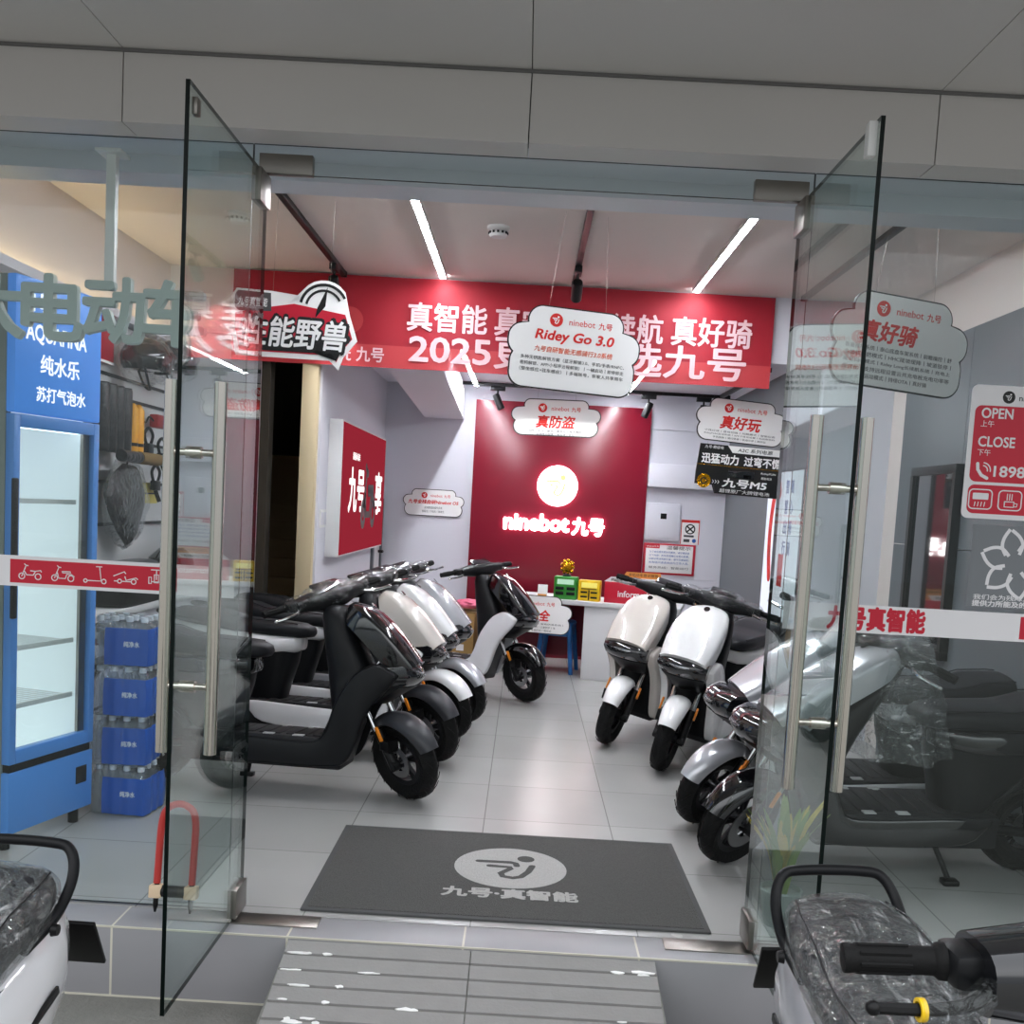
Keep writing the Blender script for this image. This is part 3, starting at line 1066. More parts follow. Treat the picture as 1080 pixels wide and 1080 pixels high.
#@@PART3
# ------------------------------------------------------------------ lamps
def strip(label, x, y0, y1, z, n):
    t = thing('linear_ceiling_lamp', label, 'ceiling light', (x, y0, z), 0, 'linear LED lamps')
    L = (y1 - y0) / n
    MB().box((-.022, 0, -.006), (.022, y1 - y0, 0)).box((-.024, 0, -.0275), (-.018, y1 - y0, 0)).box((.018, 0, -.0275), (.024, y1 - y0, 0)).build('housing', 'alu_white', t)
    for k in range(n):
        MB().box((-.0175, k * L + .004, -.030), (.0175, (k + 1) * L - .004, -.008), .002).build('diffuser', 'led', t)
    return t


strip('linear LED lamp on the front ceiling on the glossy black scooter\'s side', -.635, .55, 3.22, 3.0, 2)
strip('linear LED lamp on the front ceiling on the silver scooters\' side', 1.04, .55, 3.22, 3.0, 2)
strip('linear LED lamp on the back ceiling beside the boxed duct', -.545, 4.15, 6.30, 2.66, 2)
strip('linear LED lamp on the back ceiling above the fuse box side', .90, 4.15, 6.30, 2.66, 2)


def rail(label, a, b):
    a, b = Vector(a), Vector(b)
    d = (b - a)
    t = thing('track_rail', label, 'lighting track', a, math.atan2(d.y, d.x), 'black lighting tracks')
    L = d.length
    MB().box((0, -.0175, -.032), (L, .0175, 0), .002).build('channel', 'black_metal', t)
    MB().box((-.004, -.019, -.034), (.03, .019, .001), .002).box((L - .03, -.019, -.034), (L + .004, .019, .001), .002).build('end_cap', 'black_plastic', t)


rail('black lighting track on the front ceiling above the red and black cut-out sign', (-1.31, .4, 3.0), (-1.31, 3.32, 3.0))
rail('black lighting track on the front ceiling above the largest cloud sign', (.235, .4, 3.0), (.235, 3.25, 3.0))
rail('black lighting track on the front ceiling next to the grey clad wall', (1.77, .4, 3.0), (1.77, 3.3, 3.0))
rail('black lighting track running across in front of the glossy red panel', (-.72, 6.12, 2.65), (1.86, 6.12, 2.65))
rail('short black lighting track leading from the fuse box corner towards the banner', (1.78, 4.2, 2.65), (1.78, 6.09, 2.65))


def spot(label, x, y, z, az, tilt, watts=14):
    t = thing('track_spotlight', label, 'spotlight', (x, y, z), R(az), 'black track spotlights')
    MB().box((-.022, -.07, -.04), (.022, .07, 0), .003).build('adapter', 'black_plastic', t)
    MB().cyl((0, 0, -.04), (0, 0, -.10), .009).build('stem', 'black_metal', t)
    q = Matrix.Translation((0, 0, -.12)) @ Matrix.Rotation(R(tilt), 4, 'X')
    h = MB().lathe([(0, .05), (.030, .05), (.034, .03), (.034, -.10), (.030, -.10), (.028, -.085), (0, -.085)], (0, 0, 0), 'Z', 24).xf(q).build('lamp_head', 'black_metal', t)
    MB().lathe([(0, -.080), (.026, -.080), (.026, -.084), (0, -.084)], (0, 0, 0), 'Z', 20).xf(q).build('lens', 'spot_led', h)
    ld = bpy.data.lights.new('spot_beam', 'SPOT')
    ld.energy = watts
    ld.spot_size = R(50)
    ld.spot_blend = .6
    ld.shadow_soft_size = .025
    lo = bpy.data.objects.new('spot_beam', ld)
    COL.objects.link(lo)
    lo.parent = t
    lo.matrix_local = q @ Matrix.Translation((0, 0, -.10))


spot('black spotlight on the track above the cut-out sign', -1.31, 2.98, 2.968, 0, 35, 10)
spot('black spotlight peeping out above the largest cloud sign', .235, 2.70, 2.968, 0, 62, 60)
spot('black spotlight in front of the red panel, on the boxed duct\'s side', -.33, 6.12, 2.618, 90, -25, 3)
spot('black spotlight in front of the red panel\'s edge towards the fuse box', 1.10, 6.12, 2.618, 90, 22, 3)
spot('black spotlight hanging over the fuse box corner', 1.62, 6.12, 2.618, 90, 0)

t = thing('smoke_detector', 'round white smoke detector on the front ceiling', 'smoke detector', (-.235, 1.99, 3.0))
MB().lathe([(0, 0), (.062, 0), (.062, -.012), (.055, -.018), (.05, -.022), (0, -.022)], (0, 0, 0), 'Z', 30).build('base', 'alu_white', t)
MB().lathe([(.046, -.022), (.050, -.045), (.042, -.056), (0, -.058)], (0, 0, 0), 'Z', 30).build('cap', 'alu_white', t)
mb = MB()
for k in range(12):
    a = 2 * PI * k / 12
    mb.box((.049 * math.cos(a) - .006, .049 * math.sin(a) - .006, -.042), (.049 * math.cos(a) + .006, .049 * math.sin(a) + .006, -.030))
mb.build('vent_slot', 'black_plastic', t)

# warm cove lamp on top of the accessories board
t = thing('cove_lamp', 'warm strip lamp glowing on top of the accessories board', 'strip light', (-2.44, .4, 2.462))
MB().box((-.055, 0, 0), (-.035, 2.9, .016)).build('diffuser', 'cove_led', t)
MB().box((-.06, -.01, -.012), (.04, 2.91, 0)).box((.03, -.01, 0), (.04, 2.91, .035)).build('housing', 'wall_white', t)

# ------------------------------------------------------------------ banner
BX0, BX1, BZ0, BZ1 = -2.06, 1.595, 2.385, 2.990
t = thing('banner', 'wide red cloth banner with two lines of white lettering across the ceiling step', 'banner', (0, 3.345, 0))
N = 48
for nm, z0, z1, m in (('upper_cloth', 2.535, BZ1, 'banner_red'), ('lower_band', BZ0, 2.535, 'banner_salmon')):
    rings = []
    for i in range(N + 1):
        x = BX0 + (BX1 - BX0) * i / N
        dy = .006 * math.sin(i * .55) + .004 * math.sin(i * 1.3)
        rings.append([(x, dy, z0), (x, dy, z1), (x, dy + .003, z1), (x, dy + .003, z0)])
    MB().loft(rings).build(nm, m, t)
for w_, x_ in (('真智能', -.604), ('真安全', -.012), ('真续航', .583), ('真好骑', 1.180)):
    text(t, w_, x_, 2.735, .535, .185, 'print_pink', -.012, .02)
text(t, '2025更多人选九号', .285, 2.53, 2.27, .215, 'print_pink', -.012, .02)
text(t, 'ninebot', -1.43, 2.462, .37, .085, 'print_pink', -.012, .01)
text(t, '九号', -1.115, 2.466, .185, .095, 'print_pink', -.012, .02)
MB().disc(-1.26, 2.69, .088, -.0105, .001).build('emblem_disc', 'banner_salmon', t)


# ------------------------------------------------------------------ cloud-shaped signs
def cloud_w(z, w, h, grow):
    """half-width of three stacked rounded slabs at height z"""
    best = 0
    for a, z0, z1 in ((.36 * w, .16 * h, .5 * h), (.5 * w, -.12 * h, .27 * h), (.475 * w, -.5 * h, -.02 * h)):
        z0, z1, a = z0 - grow, z1 + grow, a + grow
        if z < z0 or z > z1:
            continue
        r = min((z1 - z0) / 2, .105 * w + grow)
        if z > z1 - r:
            k = z - (z1 - r)
        elif z < z0 + r:
            k = (z0 + r) - z
        else:
            k = 0
        best = max(best, a - r + math.sqrt(max(0, r * r - k * k)))
    return best


def cloud_slab(w, h, grow, y0, y1, n=72):
    top, bot = .5 * h + grow, -.5 * h - grow
    rings = []
    for i in range(n + 1):
        z = bot + (top - bot) * (.5 - .5 * math.cos(PI * i / n))
        a = max(.02, cloud_w(z, w, h, grow))
        rings.append([(-a, y0, z), (a, y0, z), (a, y1, z), (-a, y1, z)])
    return MB().loft(rings)


def emblem(p, x, z, r, y, disc='print_red', stroke='sign_white'):
    e = MB().disc(x, z, r, y, .001).build('emblem', disc, p)
    rider_strokes(MB(), x, z, r * .92, y - .001, .16, .0006).build('emblem_stroke', stroke, e)
    return e


def cloud(label, loc, w, h, rz, roll, title, lines, sub=None, cords=None, small=.024, title_h=.10, title_w=None, shear=.18, tx=0.):
    t = thing('cloud_sign', label, 'sign', loc, 0, 'white cloud-shaped signs', rot=(0, R(roll), R(rz)))
    cloud_slab(w, h, .007, -.002, .010).build('outline', 'sign_black', t)
    cloud_slab(w, h, 0, -.005, .004).build('face', 'sign_white', t)
    zt = .5 * h - .062 * w / .68
    emblem(t, -.155 * w, zt, .034 * w / .68, -.005)
    text(t, 'ninebot', .045 * w, zt - .002, .20 * w, None, 'print_red', -.005, .0)
    text(t, '九号', .225 * w, zt - .004, .105 * w, None, 'print_red', -.005, .01)
    z2 = zt - .046 * w / .68 - title_h * .62
    text(t, title, tx, z2, title_w, title_h, 'print_red', -.005, .03, shear)
    z3 = z2 - title_h * .5
    if sub:
        z3 -= .034
        text(t, sub, .0, z3, .60 * w, None, 'print_orange', -.005, .01, .15)
        z3 -= .018
    for k, s_ in enumerate(lines):
        wd = .80 * w if len(s_) > 18 else .80 * w * len(s_) / 24
        z3 -= small * 1.42
        text(t, s_, 0, z3, wd, small * .92, 'print_grey', -.005, 0)
    if cords:
        for s in (-1, 1):
            MB().cyl((s * .22 * w, .004, .5 * h - .004), (s * .16 * w, .004, .5 * h + cords), .0006, seg=6).build('hanging_cord', 'steel_dull', t)
    return t


cloud('largest white cloud sign, with three lines of small print, hanging in front of the banner', (.195, 1.60, 2.302), .672, .405, 8, 2.6, 'Ridey Go 3.0',
      ['多种无钥匙解锁方案（蓝牙解锁3.0、手机/手表/RNFC、', '密码解锁、APP/小程序远程解锁）丨一键启动丨即停即走', '（整坐感应+驻车感应）丨多端账号，亲家人共享用车'], '九号自研智能无感骑行3.0系统', .48, .021, .062, .40, .2)
cloud('white cloud sign reading 真防盗, hanging in front of the red panel', (.176, 3.70, 2.143), .629, .248, 0, -.6, '真防盗', ['GPS、北斗、基站三重定位丨电子围栏', '车辆移动报警丨整车锁丨定位'], None, .42, .017, .085)
cloud('white cloud sign reading 真好玩, hanging above the black battery sign', (1.475, 3.60, 2.177), .640, .288, 6, 3, '真好玩', ['个性灯效丨音效切换丨炫酷模式丨智能仪表', 'RideyFUN互动系统丨APP个性化设置丨玩出新花样', '手机换肤丨骑行勋章丨轨迹分享丨真好玩'], None, .40, .015, .090)
cloud('white cloud sign reading 真好骑, hanging behind the pane with the opening hours', (1.615, .95, 2.312), .680, .400, 15, 3.2, '真好骑',
      ['智能操控系统丨泰山底盘车架系统丨前瞻操控丨舒', '多档智能把模式丨HHC陡坡缓降丨坡道驻停丨', '能量回收模式丨Ridey Long长续航系统丨充电上', '限优化丨支持远程设置云共充电桩充电功率等', '运动模式丨持续OTA丨真好骑'], None, .46, .022, .088, None, .18, -.06)
cloud('white cloud sign with outlined edge, fixed to the white wall beside the red panel', (-.93, 6.585, 1.487), .60, .255, 0, 0, '九号全栈自研Ninebot OS', ['全场景智能操作系统', '智能化丨个性化丨情感化'], None, None, .026, .040, .50)
cloud('white cloud sign reading 真安全, fixed to the desk edge', (.115, 5.262, .565), .68, .32, -12, 0, '真安全', ['RideyFUN智能安全系统丨智能防滑系统丨', '车身稳定控制丨前后碟刹丨三重防护丨车', '充电安全保护丨智能灯光丨真安全'], None, None, .020, .095)

# red cut-out sign hanging under the first track
t = thing('cutout_sign', 'red and black cut-out sign reading 性能野兽, hanging by the open glass door', 'sign', (-1.205, 1.50, 2.345), 0, None, (0, R(1.3), R(3)))


def cpt(l):
    c, s_ = math.cos(R(4.3)), math.sin(R(4.3))
    out = []
    for x, y in l:
        a, b = (x - 230) * .001427, (430 - y) * .001427
        out.append((a * c - b * s_, a * s_ + b * c))
    return out


arc = [(330 + 92 * math.cos(R(a)), 372 - 92 * math.sin(R(a))) for a in range(170, 20, -15)]
outl = [(10, 335), (30, 308), (150, 318), (225, 350)] + arc + [(420, 400), (445, 488), (395, 545), (378, 590), (346, 556), (20, 538), (8, 440)]
inl = [(22, 345), (40, 324), (150, 336), (228, 368)] + [(330 + 74 * math.cos(R(a)), 374 - 74 * math.sin(R(a))) for a in range(168, 20, -15)] + [(402, 405), (428, 482), (385, 530), (372, 562), (352, 538), (34, 522), (22, 450)]
MB().prism(cpt(outl), 'Y', -.002, .010).build('outline', 'sign_white', t)
MB().prism(cpt([(22, 392), (150, 372), (228, 362), (405, 398), (428, 482), (385, 530), (372, 562), (352, 538), (34, 522), (22, 450)]), 'Y', -.005, 0).build('face', 'decal_red', t)
MB().prism(cpt([(30, 470), (150, 480), (418, 470), (424, 484), (382, 528), (372, 558), (355, 534), (36, 518)]), 'Y', -.0062, 0).build('lower_face', 'sign_black', t)
mb = MB()
for rad, wd in ((82, .014), (62, .012)):
    mb.ribbon(cpt([(330 + rad * math.cos(R(a)), 378 - rad * math.sin(R(a))) for a in range(165, 15, -10)]), wd, -.0052, .001, False)
mb.prism(cpt([(345, 305), (322, 372), (336, 370), (300, 410), (318, 376), (308, 376)]), 'Y', -.0066, -.004)
mb.build('dial_mark', 'sign_black', t)
MB().prism(cpt([(24, 330), (36, 316), (148, 326), (148, 388), (36, 386), (22, 372)]), 'Y', -.0068, -.004).build('tag_plate', 'print_grey', t)
x, z = cpt([(85, 355)])[0]
text(t, '九号真智能', x, z, .145, .042, 'sign_white', -.0070, .01, .1)
x, z = cpt([(228, 462)])[0]
text(t, '性能野兽', x, z, .535, .160, 'sign_black', -.0064, .07, .1, .001)
text(t, '性能野兽', x, z, .515, .145, 'sign_white', -.0076, .02, .1, .001)
for x in (-.12, .16):
    MB().cyl((x, .004, .14), (x, .004, .62), .0006, seg=6).build('hanging_cord', 'steel_dull', t)

# black battery sign under the 真好玩 cloud
t = thing('battery_sign', 'black stepped sign with white lettering under the 真好玩 cloud sign', 'sign', (1.483, 3.60, 1.827), 0, None, (0, R(2), R(6)))
t.scale = (.96, 1, .96)
MB().prism([(-.305, .185), (.32, .185), (.32, -.17), (-.165, -.17), (-.175, -.11), (-.32, -.11), (-.32, -.02)], 'Y', 0, .012).build('panel', 'sign_black', t)
MB().prism([(-.10, .185), (.32, .185), (.32, .135), (-.06, .135)], 'Y', -.002, 0).build('header', 'sign_white', t)
text(t, 'A2C 系列电源', .11, .16, .26, .03, 'print_black', -.002, .01, .15)
text(t, '九号·赛级电', -.20, .165, .14, .022, 'sign_white', 0, .01, .15)
text(t, '迅猛动力', -.148, .083, .275, .07, 'sign_white', 0, .03)
text(t, '过弯不慌', .172, .083, .275, .07, 'sign_white', 0, .03)
MB().box((-.32, -.003, .033), (.32, 0, .037)).build('gold_line', 'gold', t)
MB().box((-.08, -.006, -.045), (.12, 0, .01), .004).build('battery_picture', 'lens_dark', t)
text(t, 'RideyFUN', .225, .003, .11, .018, 'sign_white', 0, .0, .1)
text(t, '超能电池', .215, -.03, .08, .018, 'sign_white', 0)
e = MB().lathe([(.026, -.003), (.052, -.004), (.052, 0), (.026, 0), (.026, -.003)], (-.255, 0, -.085), 'Y', 28).build('ring_mark', 'gold', t)
MB().disc(-.255, -.085, .017, 0, .003).build('ring_centre', 'gold', e)
text(t, '›››', -.165, -.085, .055, .025, 'sign_white', 0)
text(t, '九号M5', .055, -.085, .33, .062, 'sign_white', 0, .03, .12)
text(t, '超锂原厂大牌锂电池', .06, -.145, .38, .028, 'sign_white', 0)
for x in (-.25, .25):
    MB().cyl((x, .006, .18), (x, .006, .20), .0006, seg=6).build('hanging_cord', 'steel_dull', t)

# ------------------------------------------------------------------ lit sign on the red panel
t = thing('wall_sign', 'white glowing shop name with round emblem on the red panel', 'sign', (0, 6.53, 0))
e = MB().disc(.297, 1.722, .20, -.012, .022, 48).build('emblem_disc', 'sign_glow', t)
rider_strokes(MB(), .297, 1.722, .17, -.034, .12, .001).build('emblem_stroke', 'sign_glow_yellow', e)
text(t, 'ninebot', .11, 1.352, .64, .155, 'sign_glow', -.012, .045, 0, .022, 'lit_letters')
text(t, '九号', .625, 1.335, .31, .165, 'sign_glow', -.012, .05, 0, .022, 'lit_letters')

# red light box on the white side wall
t = thing('poster_lightbox', 'red poster light box with white characters and a scooter picture on the white side wall', 'light box', (-1.45, 4.86, 1.555), R(90))
MB().box((-1.12, -.10, -.50), (1.12, 0, .50), .004).build('case', 'alu_white', t)
MB().box((-1.105, -.104, -.485), (1.105, -.10, .485)).build('poster_face', 'lightbox_red', t)
text(t, '九号', -.44, .0, .72, .33, 'lightbox_text', -.104, .03)
text(t, '享', .74, -.01, .40, .36, 'lightbox_text', -.104, .03)
text(t, '新国标电动车', -.50, .26, .34, .06, 'lightbox_text', -.104, 0)
text(t, '智能出行', .84, -.16, .14, .035, 'lightbox_text', -.104, 0)


def bike_icon(mb, x, z, s, y, w=.06, kind=0, t_=.0008):
    def circ(cx, cz, r, n=16):
        return [(x + s * (cx + r * math.cos(2 * PI * k / n)), z + s * (cz + r * math.sin(2 * PI * k / n))) for k in range(n + 1)]
    def L(*p):
        mb.ribbon([(x + s * a, z + s * b) for a, b in p], w * s, y, t_)
    if kind in (0, 1):
        mb.ribbon(circ(-.62, -.40, .22), w * s, y, t_, False)
        mb.ribbon(circ(.62, -.40, .22), w * s, y, t_, False)
        L((-.62, -.40), (-.30, .42), (-.42, .52))
        L((-.30, .42), (-.16, .40))
        if kind == 0:
            L((-.42, -.05), (-.25, -.30), (.25, -.30), (.42, .0), (.80, .08), (.86, -.02))
            L((.05, .02), (.42, .0))
        else:
            L((-.42, .0), (-.30, -.42), (.20, -.42), (.30, -.10), (.66, -.10), (.86, -.25))
            L((-.05, .10), (.55, .12), (.60, .02), (.0, .0), (-.05, .10))
    elif kind == 2:
        mb.ribbon(circ(-.70, -.48, .13), w * s, y, t_, False)
        mb.ribbon(circ(.70, -.48, .17), w * s, y, t_, False)
        L((-.55, -.46), (.50, -.46), (.36, .62))
        L((.12, .62), (.52, .62))
    elif kind == 3:
        mb.ribbon(circ(-.45, -.38, .15), w * s, y, t_, False)
        mb.ribbon(circ(.62, -.38, .18), w * s, y, t_, False)
        L((-.90, .0), (-.10, .35), (.0, .22))
        L((-.85, -.38), (-.62, -.38))
        L((-.28, -.38), (.42, -.38))
        L((-.05, -.02), (.05, -.30), (.30, -.22), (.80, -.08), (.92, -.18))
    else:
        for sx in (-1, 1):
            L((sx * .58, -.42), (sx * .58, .05), (sx * .38, .05), (sx * .38, -.42), (sx * .58, -.42))
        L((-.40, .62), (.40, .62))
        L((0, .62), (0, -.1))
        L((-.16, .25), (.16, .25), (.16, -.35), (-.16, -.35), (-.16, .25))
        L((-.36, -.28), (.36, -.28))


mb = MB()
bike_icon(mb, .18, -.02, .42, -.1045, .16, 1)
mb.build('scooter_picture', 'print_grey', t)

# white light box on the opposite side wall
t = thing('poster_lightbox', 'white glowing light box with a red curved figure behind the open glass door', 'light box', (1.975, 3.99, 1.315), R(-90))
MB().box((-.52, -.06, -.57), (.52, 0, .57), .004).build('case', 'black_metal', t)
MB().box((-.50, -.064, -.55), (.50, -.06, .55)).build('poster_face', 'lightbox_white', t)
pts = [(-.16, .48), (-.24, .40), (-.30, .18), (-.30, -.02), (-.26, -.16), (-.18, -.20)]
mb = MB().tube([(p[0], -.066, p[1]) for p in bez([(a, 0, b) for a, b in [(-.15, .46), (-.27, .38), (-.335, .16), (-.33, -.05), (-.27, -.20)]], 1)], .001)
mb = MB().ribbon([(p.x, p.z) for p in bez([(-.14, 0, .44), (-.26, 0, .40), (-.335, 0, .18), (-.335, 0, -.04), (-.28, 0, -.24)], 6)], .10, -.064)
mb.disc(-.13, .40, .055, -.064)
mb.build('red_figure', 'print_red', t)
for k, (s_, zz) in enumerate((('智慧出行', .42), ('随心畅骑', .42))):
    for j, ch in enumerate(s_):
        text(t, ch, .10 + k * .14, .44 - j * .15, .085, .10, 'print_blue', -.064, .02)
MB().box((-.02, -.066, -.30), (.12, -.064, -.06)).build('red_square', 'print_red', t)

# framed dark display on the grey clad wall
t = thing('framed_display', 'tall black framed glass display on the grey clad wall', 'display', (2.40, 2.34, 1.32), R(-90))
MB().box((-.33, -.05, -.55), (.33, 0, -.50), .003).box((-.33, -.05, .50), (.33, 0, .55), .003).box((-.33, -.05, -.5), (-.29, 0, .5)).box((.29, -.05, -.5), (.33, 0, .5)).build('frame', 'black_metal', t)
MB().box((-.29, -.03, -.5), (.29, -.02, .5)).build('screen', 'lens_dark', t)

# ------------------------------------------------------------------ things on the back wall
t = thing('fuse_box', 'white fuse box cover on the back wall boards', 'fuse box', (1.36, 6.575, 1.425))
MB().box((-.175, -.03, -.185), (.175, 0, .185), .006).build('cover', 'wall_white', t)
MB().box((-.14, -.036, -.16), (.14, -.03, .16), .004).build('door', 'wall_white', t)
MB().box((-.02, -.040, .03), (.04, -.035, .085), .003).build('window', 'black_plastic', t)
t = thing('notice_board', 'red framed notice with rows of small print below the fuse box', 'notice', (1.455, 6.575, 1.055))
MB().box((-.26, -.012, -.155), (.26, 0, .155), .003).build('frame', 'decal_red', t)
MB().box((-.235, -.015, -.135), (.235, -.012, .105), .001).build('sheet', 'sign_white', t)
MB().box((-.10, -.0145, .10), (.235, -.012, .14)).build('title_strip', 'sign_white', t)
text(t, 'ninebot九号', -.17, .125, .12, .02, 'sign_white', -.012)
text(t, '温馨提示', .09, .118, .24, .038, 'print_grey', -.0147)
for k, s_ in enumerate(('为了给您提供更好的服务，请仔细阅读', '以下内容：购车前请确认车型与配置，', '试乘试驾请佩戴头盔，遵守交通规则；', '如有疑问请咨询店内工作人员。')):
    text(t, s_, 0, .07 - k * .035, .40, .022, 'print_blue', -.015)
text(t, '服务热线：智能出行', 0, -.085, .40, .024, 'print_grey', -.015)
t = thing('wall_poster', 'small white poster with a round black mark beside the fuse box', 'poster', (1.648, 6.575, 1.338))
MB().box((-.092, -.004, -.122), (.092, 0, .122)).build('sheet', 'sign_white', t)
MB().box((-.092, -.006, .095), (.092, -.004, .122)).box((-.092, -.006, -.122), (-.085, -.004, .095)).box((.085, -.006, -.122), (.092, -.004, .095)).build('border', 'print_red', t)
mb = MB()
mb.ribbon([(.045 * math.cos(2 * PI * k / 24), .03 + .045 * math.sin(2 * PI * k / 24)) for k in range(25)], .012, -.004, .001, False)
mb.ribbon([(-.035, .06), (.035, .0)], .014, -.004, .001).ribbon([(.035, .06), (-.035, .0)], .014, -.004, .001).build('round_mark', 'print_black', t)
MB().box((-.06, -.006, -.05), (.04, -.004, -.03)).box((-.06, -.006, -.10), (0, -.004, -.07)).build('caption_bar', 'print_grey', t)
MB().disc(.045, -.085, .02, -.004, .001).build('blue_dot', 'print_blue', t)
t = thing('switch_plate', 'white switch plate on the side wall below the red light box', 'switch', (-1.45, 3.60, 1.335), R(90))
MB().box((-.10, -.010, -.065), (.10, 0, .065), .004).build('plate', 'alu_white', t)
for x in (-.05, .05):
    MB().box((x - .035, -.015, -.045), (x + .035, -.010, .045), .003).build('rocker', 'wall_white', t)

# ------------------------------------------------------------------ reception desk
DA = R(-12)
t = thing('reception_desk', 'white reception desk with an open knee space in front of the red panel', 'desk', (.47, 5.66, 0), DA)
MB().box((-.82, -.32, .655), (1.0, .30, .695), .004).build('desk_top', 'desk_white', t)
MB().box((.16, -.29, .0), (.98, .28, .655), .003).build('pedestal', 'desk_white', t)
MB().box((-.80, -.29, 0), (-.76, .28, .655), .003).build('end_panel', 'desk_white', t)
MB().box((-.76, .24, .12), (.16, .27, .60)).build('modesty_panel', 'red_panel', t)


def on_desk(x, y):
    c, s_ = math.cos(DA), math.sin(DA)
    return (.47 + x * c - y * s_, 5.66 + x * s_ + y * c, .695)


t = thing('payment_box', 'green plastic box with a small lit screen on the desk', 'speaker box', on_desk(-.03, -.20), DA)
MB().box((-.105, -.05, 0), (.105, .05, .205), .008).build('case', 'box_green', t)
MB().box((-.075, -.053, .135), (.075, -.049, .18), .003).build('screen', 'lcd_green', t)
for x in (-.05, .05):
    for z in (.04, .085):
        MB().box((x - .038, -.054, z), (x + .038, -.049, z + .028), .003).build('button', 'black_plastic', t)
t = thing('payment_box', 'yellow plastic box with a small lit screen on the desk', 'speaker box', on_desk(.185, -.20), DA)
MB().box((-.098, -.05, 0), (.098, .05, .185), .008).build('case', 'box_yellow', t)
MB().box((-.07, -.053, .12), (.07, -.049, .165), .003).build('screen', 'lcd_yellow', t)
MB().box((-.07, -.0535, .105), (.07, -.049, .112)).box((-.006, -.0535, .01), (.006, -.049, .10)).build('trim_line', 'black_plastic', t)
for x, z in ((-.045, .07), (-.045, .03), (.045, .07), (.045, .025)):
    MB().box((x - .03, -.054, z), (x + .03, -.049, z + .016), .003).build('button', 'black_plastic', t)
p = on_desk(-.03, -.20)
t = thing('lucky_ornament', 'gold openwork ornament standing on the green box', 'ornament', (p[0], p[1], .9005), DA)
MB().lathe([(0, 0), (.04, 0), (.04, .012), (.02, .02), (0, .02)], (0, 0, 0), 'Z', 20).build('base', 'black_plastic', t)
mb = MB().sphere((0, 0, .085), (.045, .03, .05), 3, .28, 4.0, 3)
for k in range(9):
    a = 2 * PI * k / 9
    mb.sphere((.05 * math.cos(a), .004 * math.sin(3 * a), .085 + .055 * math.sin(a)), .018, 2, .3, 5, k)
mb.build('body', 'gold', t)
t = thing('card_stand', 'small white card on a stand beside the green box on the desk', 'card', on_desk(-.245, -.19), DA)
MB().box((-.045, -.004, 0), (.045, .004, .115), .002, Matrix.Rotation(R(-8), 3, 'X')).build('card', 'sign_white', t)
MB().box((-.045, -.022, 0), (.045, .03, .008), .002).build('foot', 'alu_white', t)
MB().box((-.04, -.017, .012), (.04, -.010, .03), .001).build('band', 'orange_card', t)
t = thing('info_sign', 'red desk sign block reading information', 'sign', on_desk(.58, -.18), DA)
MB().box((-.26, -.05, 0), (.26, .05, .185), .004).build('block', 'decal_red', t)
text(t, 'information', .03, .085, .34, .055, 'sign_white', -.05, .02)
t = thing('label_card', 'white slanted card with dark print on top of the red desk sign', 'card', (on_desk(.53, -.20)[0], on_desk(.53, -.20)[1], .881), DA)
MB().prism([(-.22, 0), (.20, 0), (.24, .045), (-.16, .045)], 'Y', -.02, -.012).build('card', 'sign_white', t)
text(t, '机动车停放 文明有序', .01, .022, .34, .024, 'print_black', -.02, .01)
t = thing('label_card', 'orange card with brown print standing behind the white slanted card', 'card', (on_desk(.62, -.17)[0], on_desk(.62, -.17)[1], .881), DA)
MB().prism([(-.18, 0), (.20, 0), (.18, .095), (-.12, .095)], 'Y', -.004, .004).build('card', 'orange_card', t)
text(t, '非机动车登记服务', .03, .072, .26, .026, 'print_black', -.004, .0)
# blue stool under the desk
t = thing('stool', 'blue plastic stool tucked under the desk', 'stool', (.36, 5.72, 0), R(-12))
MB().loft([hz_ring(z, -a, a, a, 4) for z, a in ((.44, .155), (.455, .16), (.47, .155), (.475, .14))]).build('seat', 'stool_blue', t)
for sx in (-1, 1):
    for sy in (-1, 1):
        MB().tube([(sx * .12, sy * .12, .445), (sx * .165, sy * .165, 0)], [.024, .02], 8).build('leg', 'stool_blue', t)
MB().box((-.135, -.135, .34), (.135, .135, .44), .01).build('apron', 'stool_blue', t)

# cartons and bags by the white wall
t = thing('carton', 'brown cardboard carton on the floor behind the lone black scooter', 'box', (-.605, 6.02, 0), R(-6))
MB().box((-.20, -.17, 0), (.20, .17, .485), .004).build('body', 'carton', t)
MB().box((-.20, -.1715, .475), (.20, .1715, .4875), .001).box((-.025, -.173, .30), (.025, .173, .4885)).build('tape', 'carton_dark', t)
MB().box((.04, -.1725, .12), (.11, -.17, .18)).build('label_sticker', 'sign_white', t)
text(t, 'ELECTRIC', -.03, .335, .20, .022, 'print_black', -.17)
text(t, 'SCOOTER', -.05, .30, .14, .018, 'print_black', -.17)
t = thing('plastic_bag', 'pink plastic bag lying on top of the brown carton', 'bag', (-.50, 6.0, .497), 0)
MB().sphere((0, 0, .052), (.12, .10, .045), 4, .35, 2.4, 4).build('body', 'cloth_pink', t, 180)
MB().tube(bez([(-.1, 0, .06), (-.16, .01, .085), (-.18, .02, .06)], 4), .012, 8).build('knot', 'cloth_pink', t)
t = thing('plastic_bag', 'pale blue plastic bag on top of the brown carton behind the pink one', 'bag', (-.76, 6.10, .500), 0)
MB().sphere((0, 0, .058), (.11, .10, .05), 4, .32, 2.8, 9).build('body', 'cloth_blue', t, 180)
MB().tube(bez([(.05, 0, .09), (.06, .01, .125), (.02, .02, .13)], 4), .012, 8).build('knot', 'cloth_blue', t)
t = thing('carton', 'small carton with a pale label on the dark stairs', 'box', (-1.78, 4.78, .4655), R(4))
MB().box((-.09, -.07, 0), (.09, .07, .10), .003).build('body', 'carton', t)
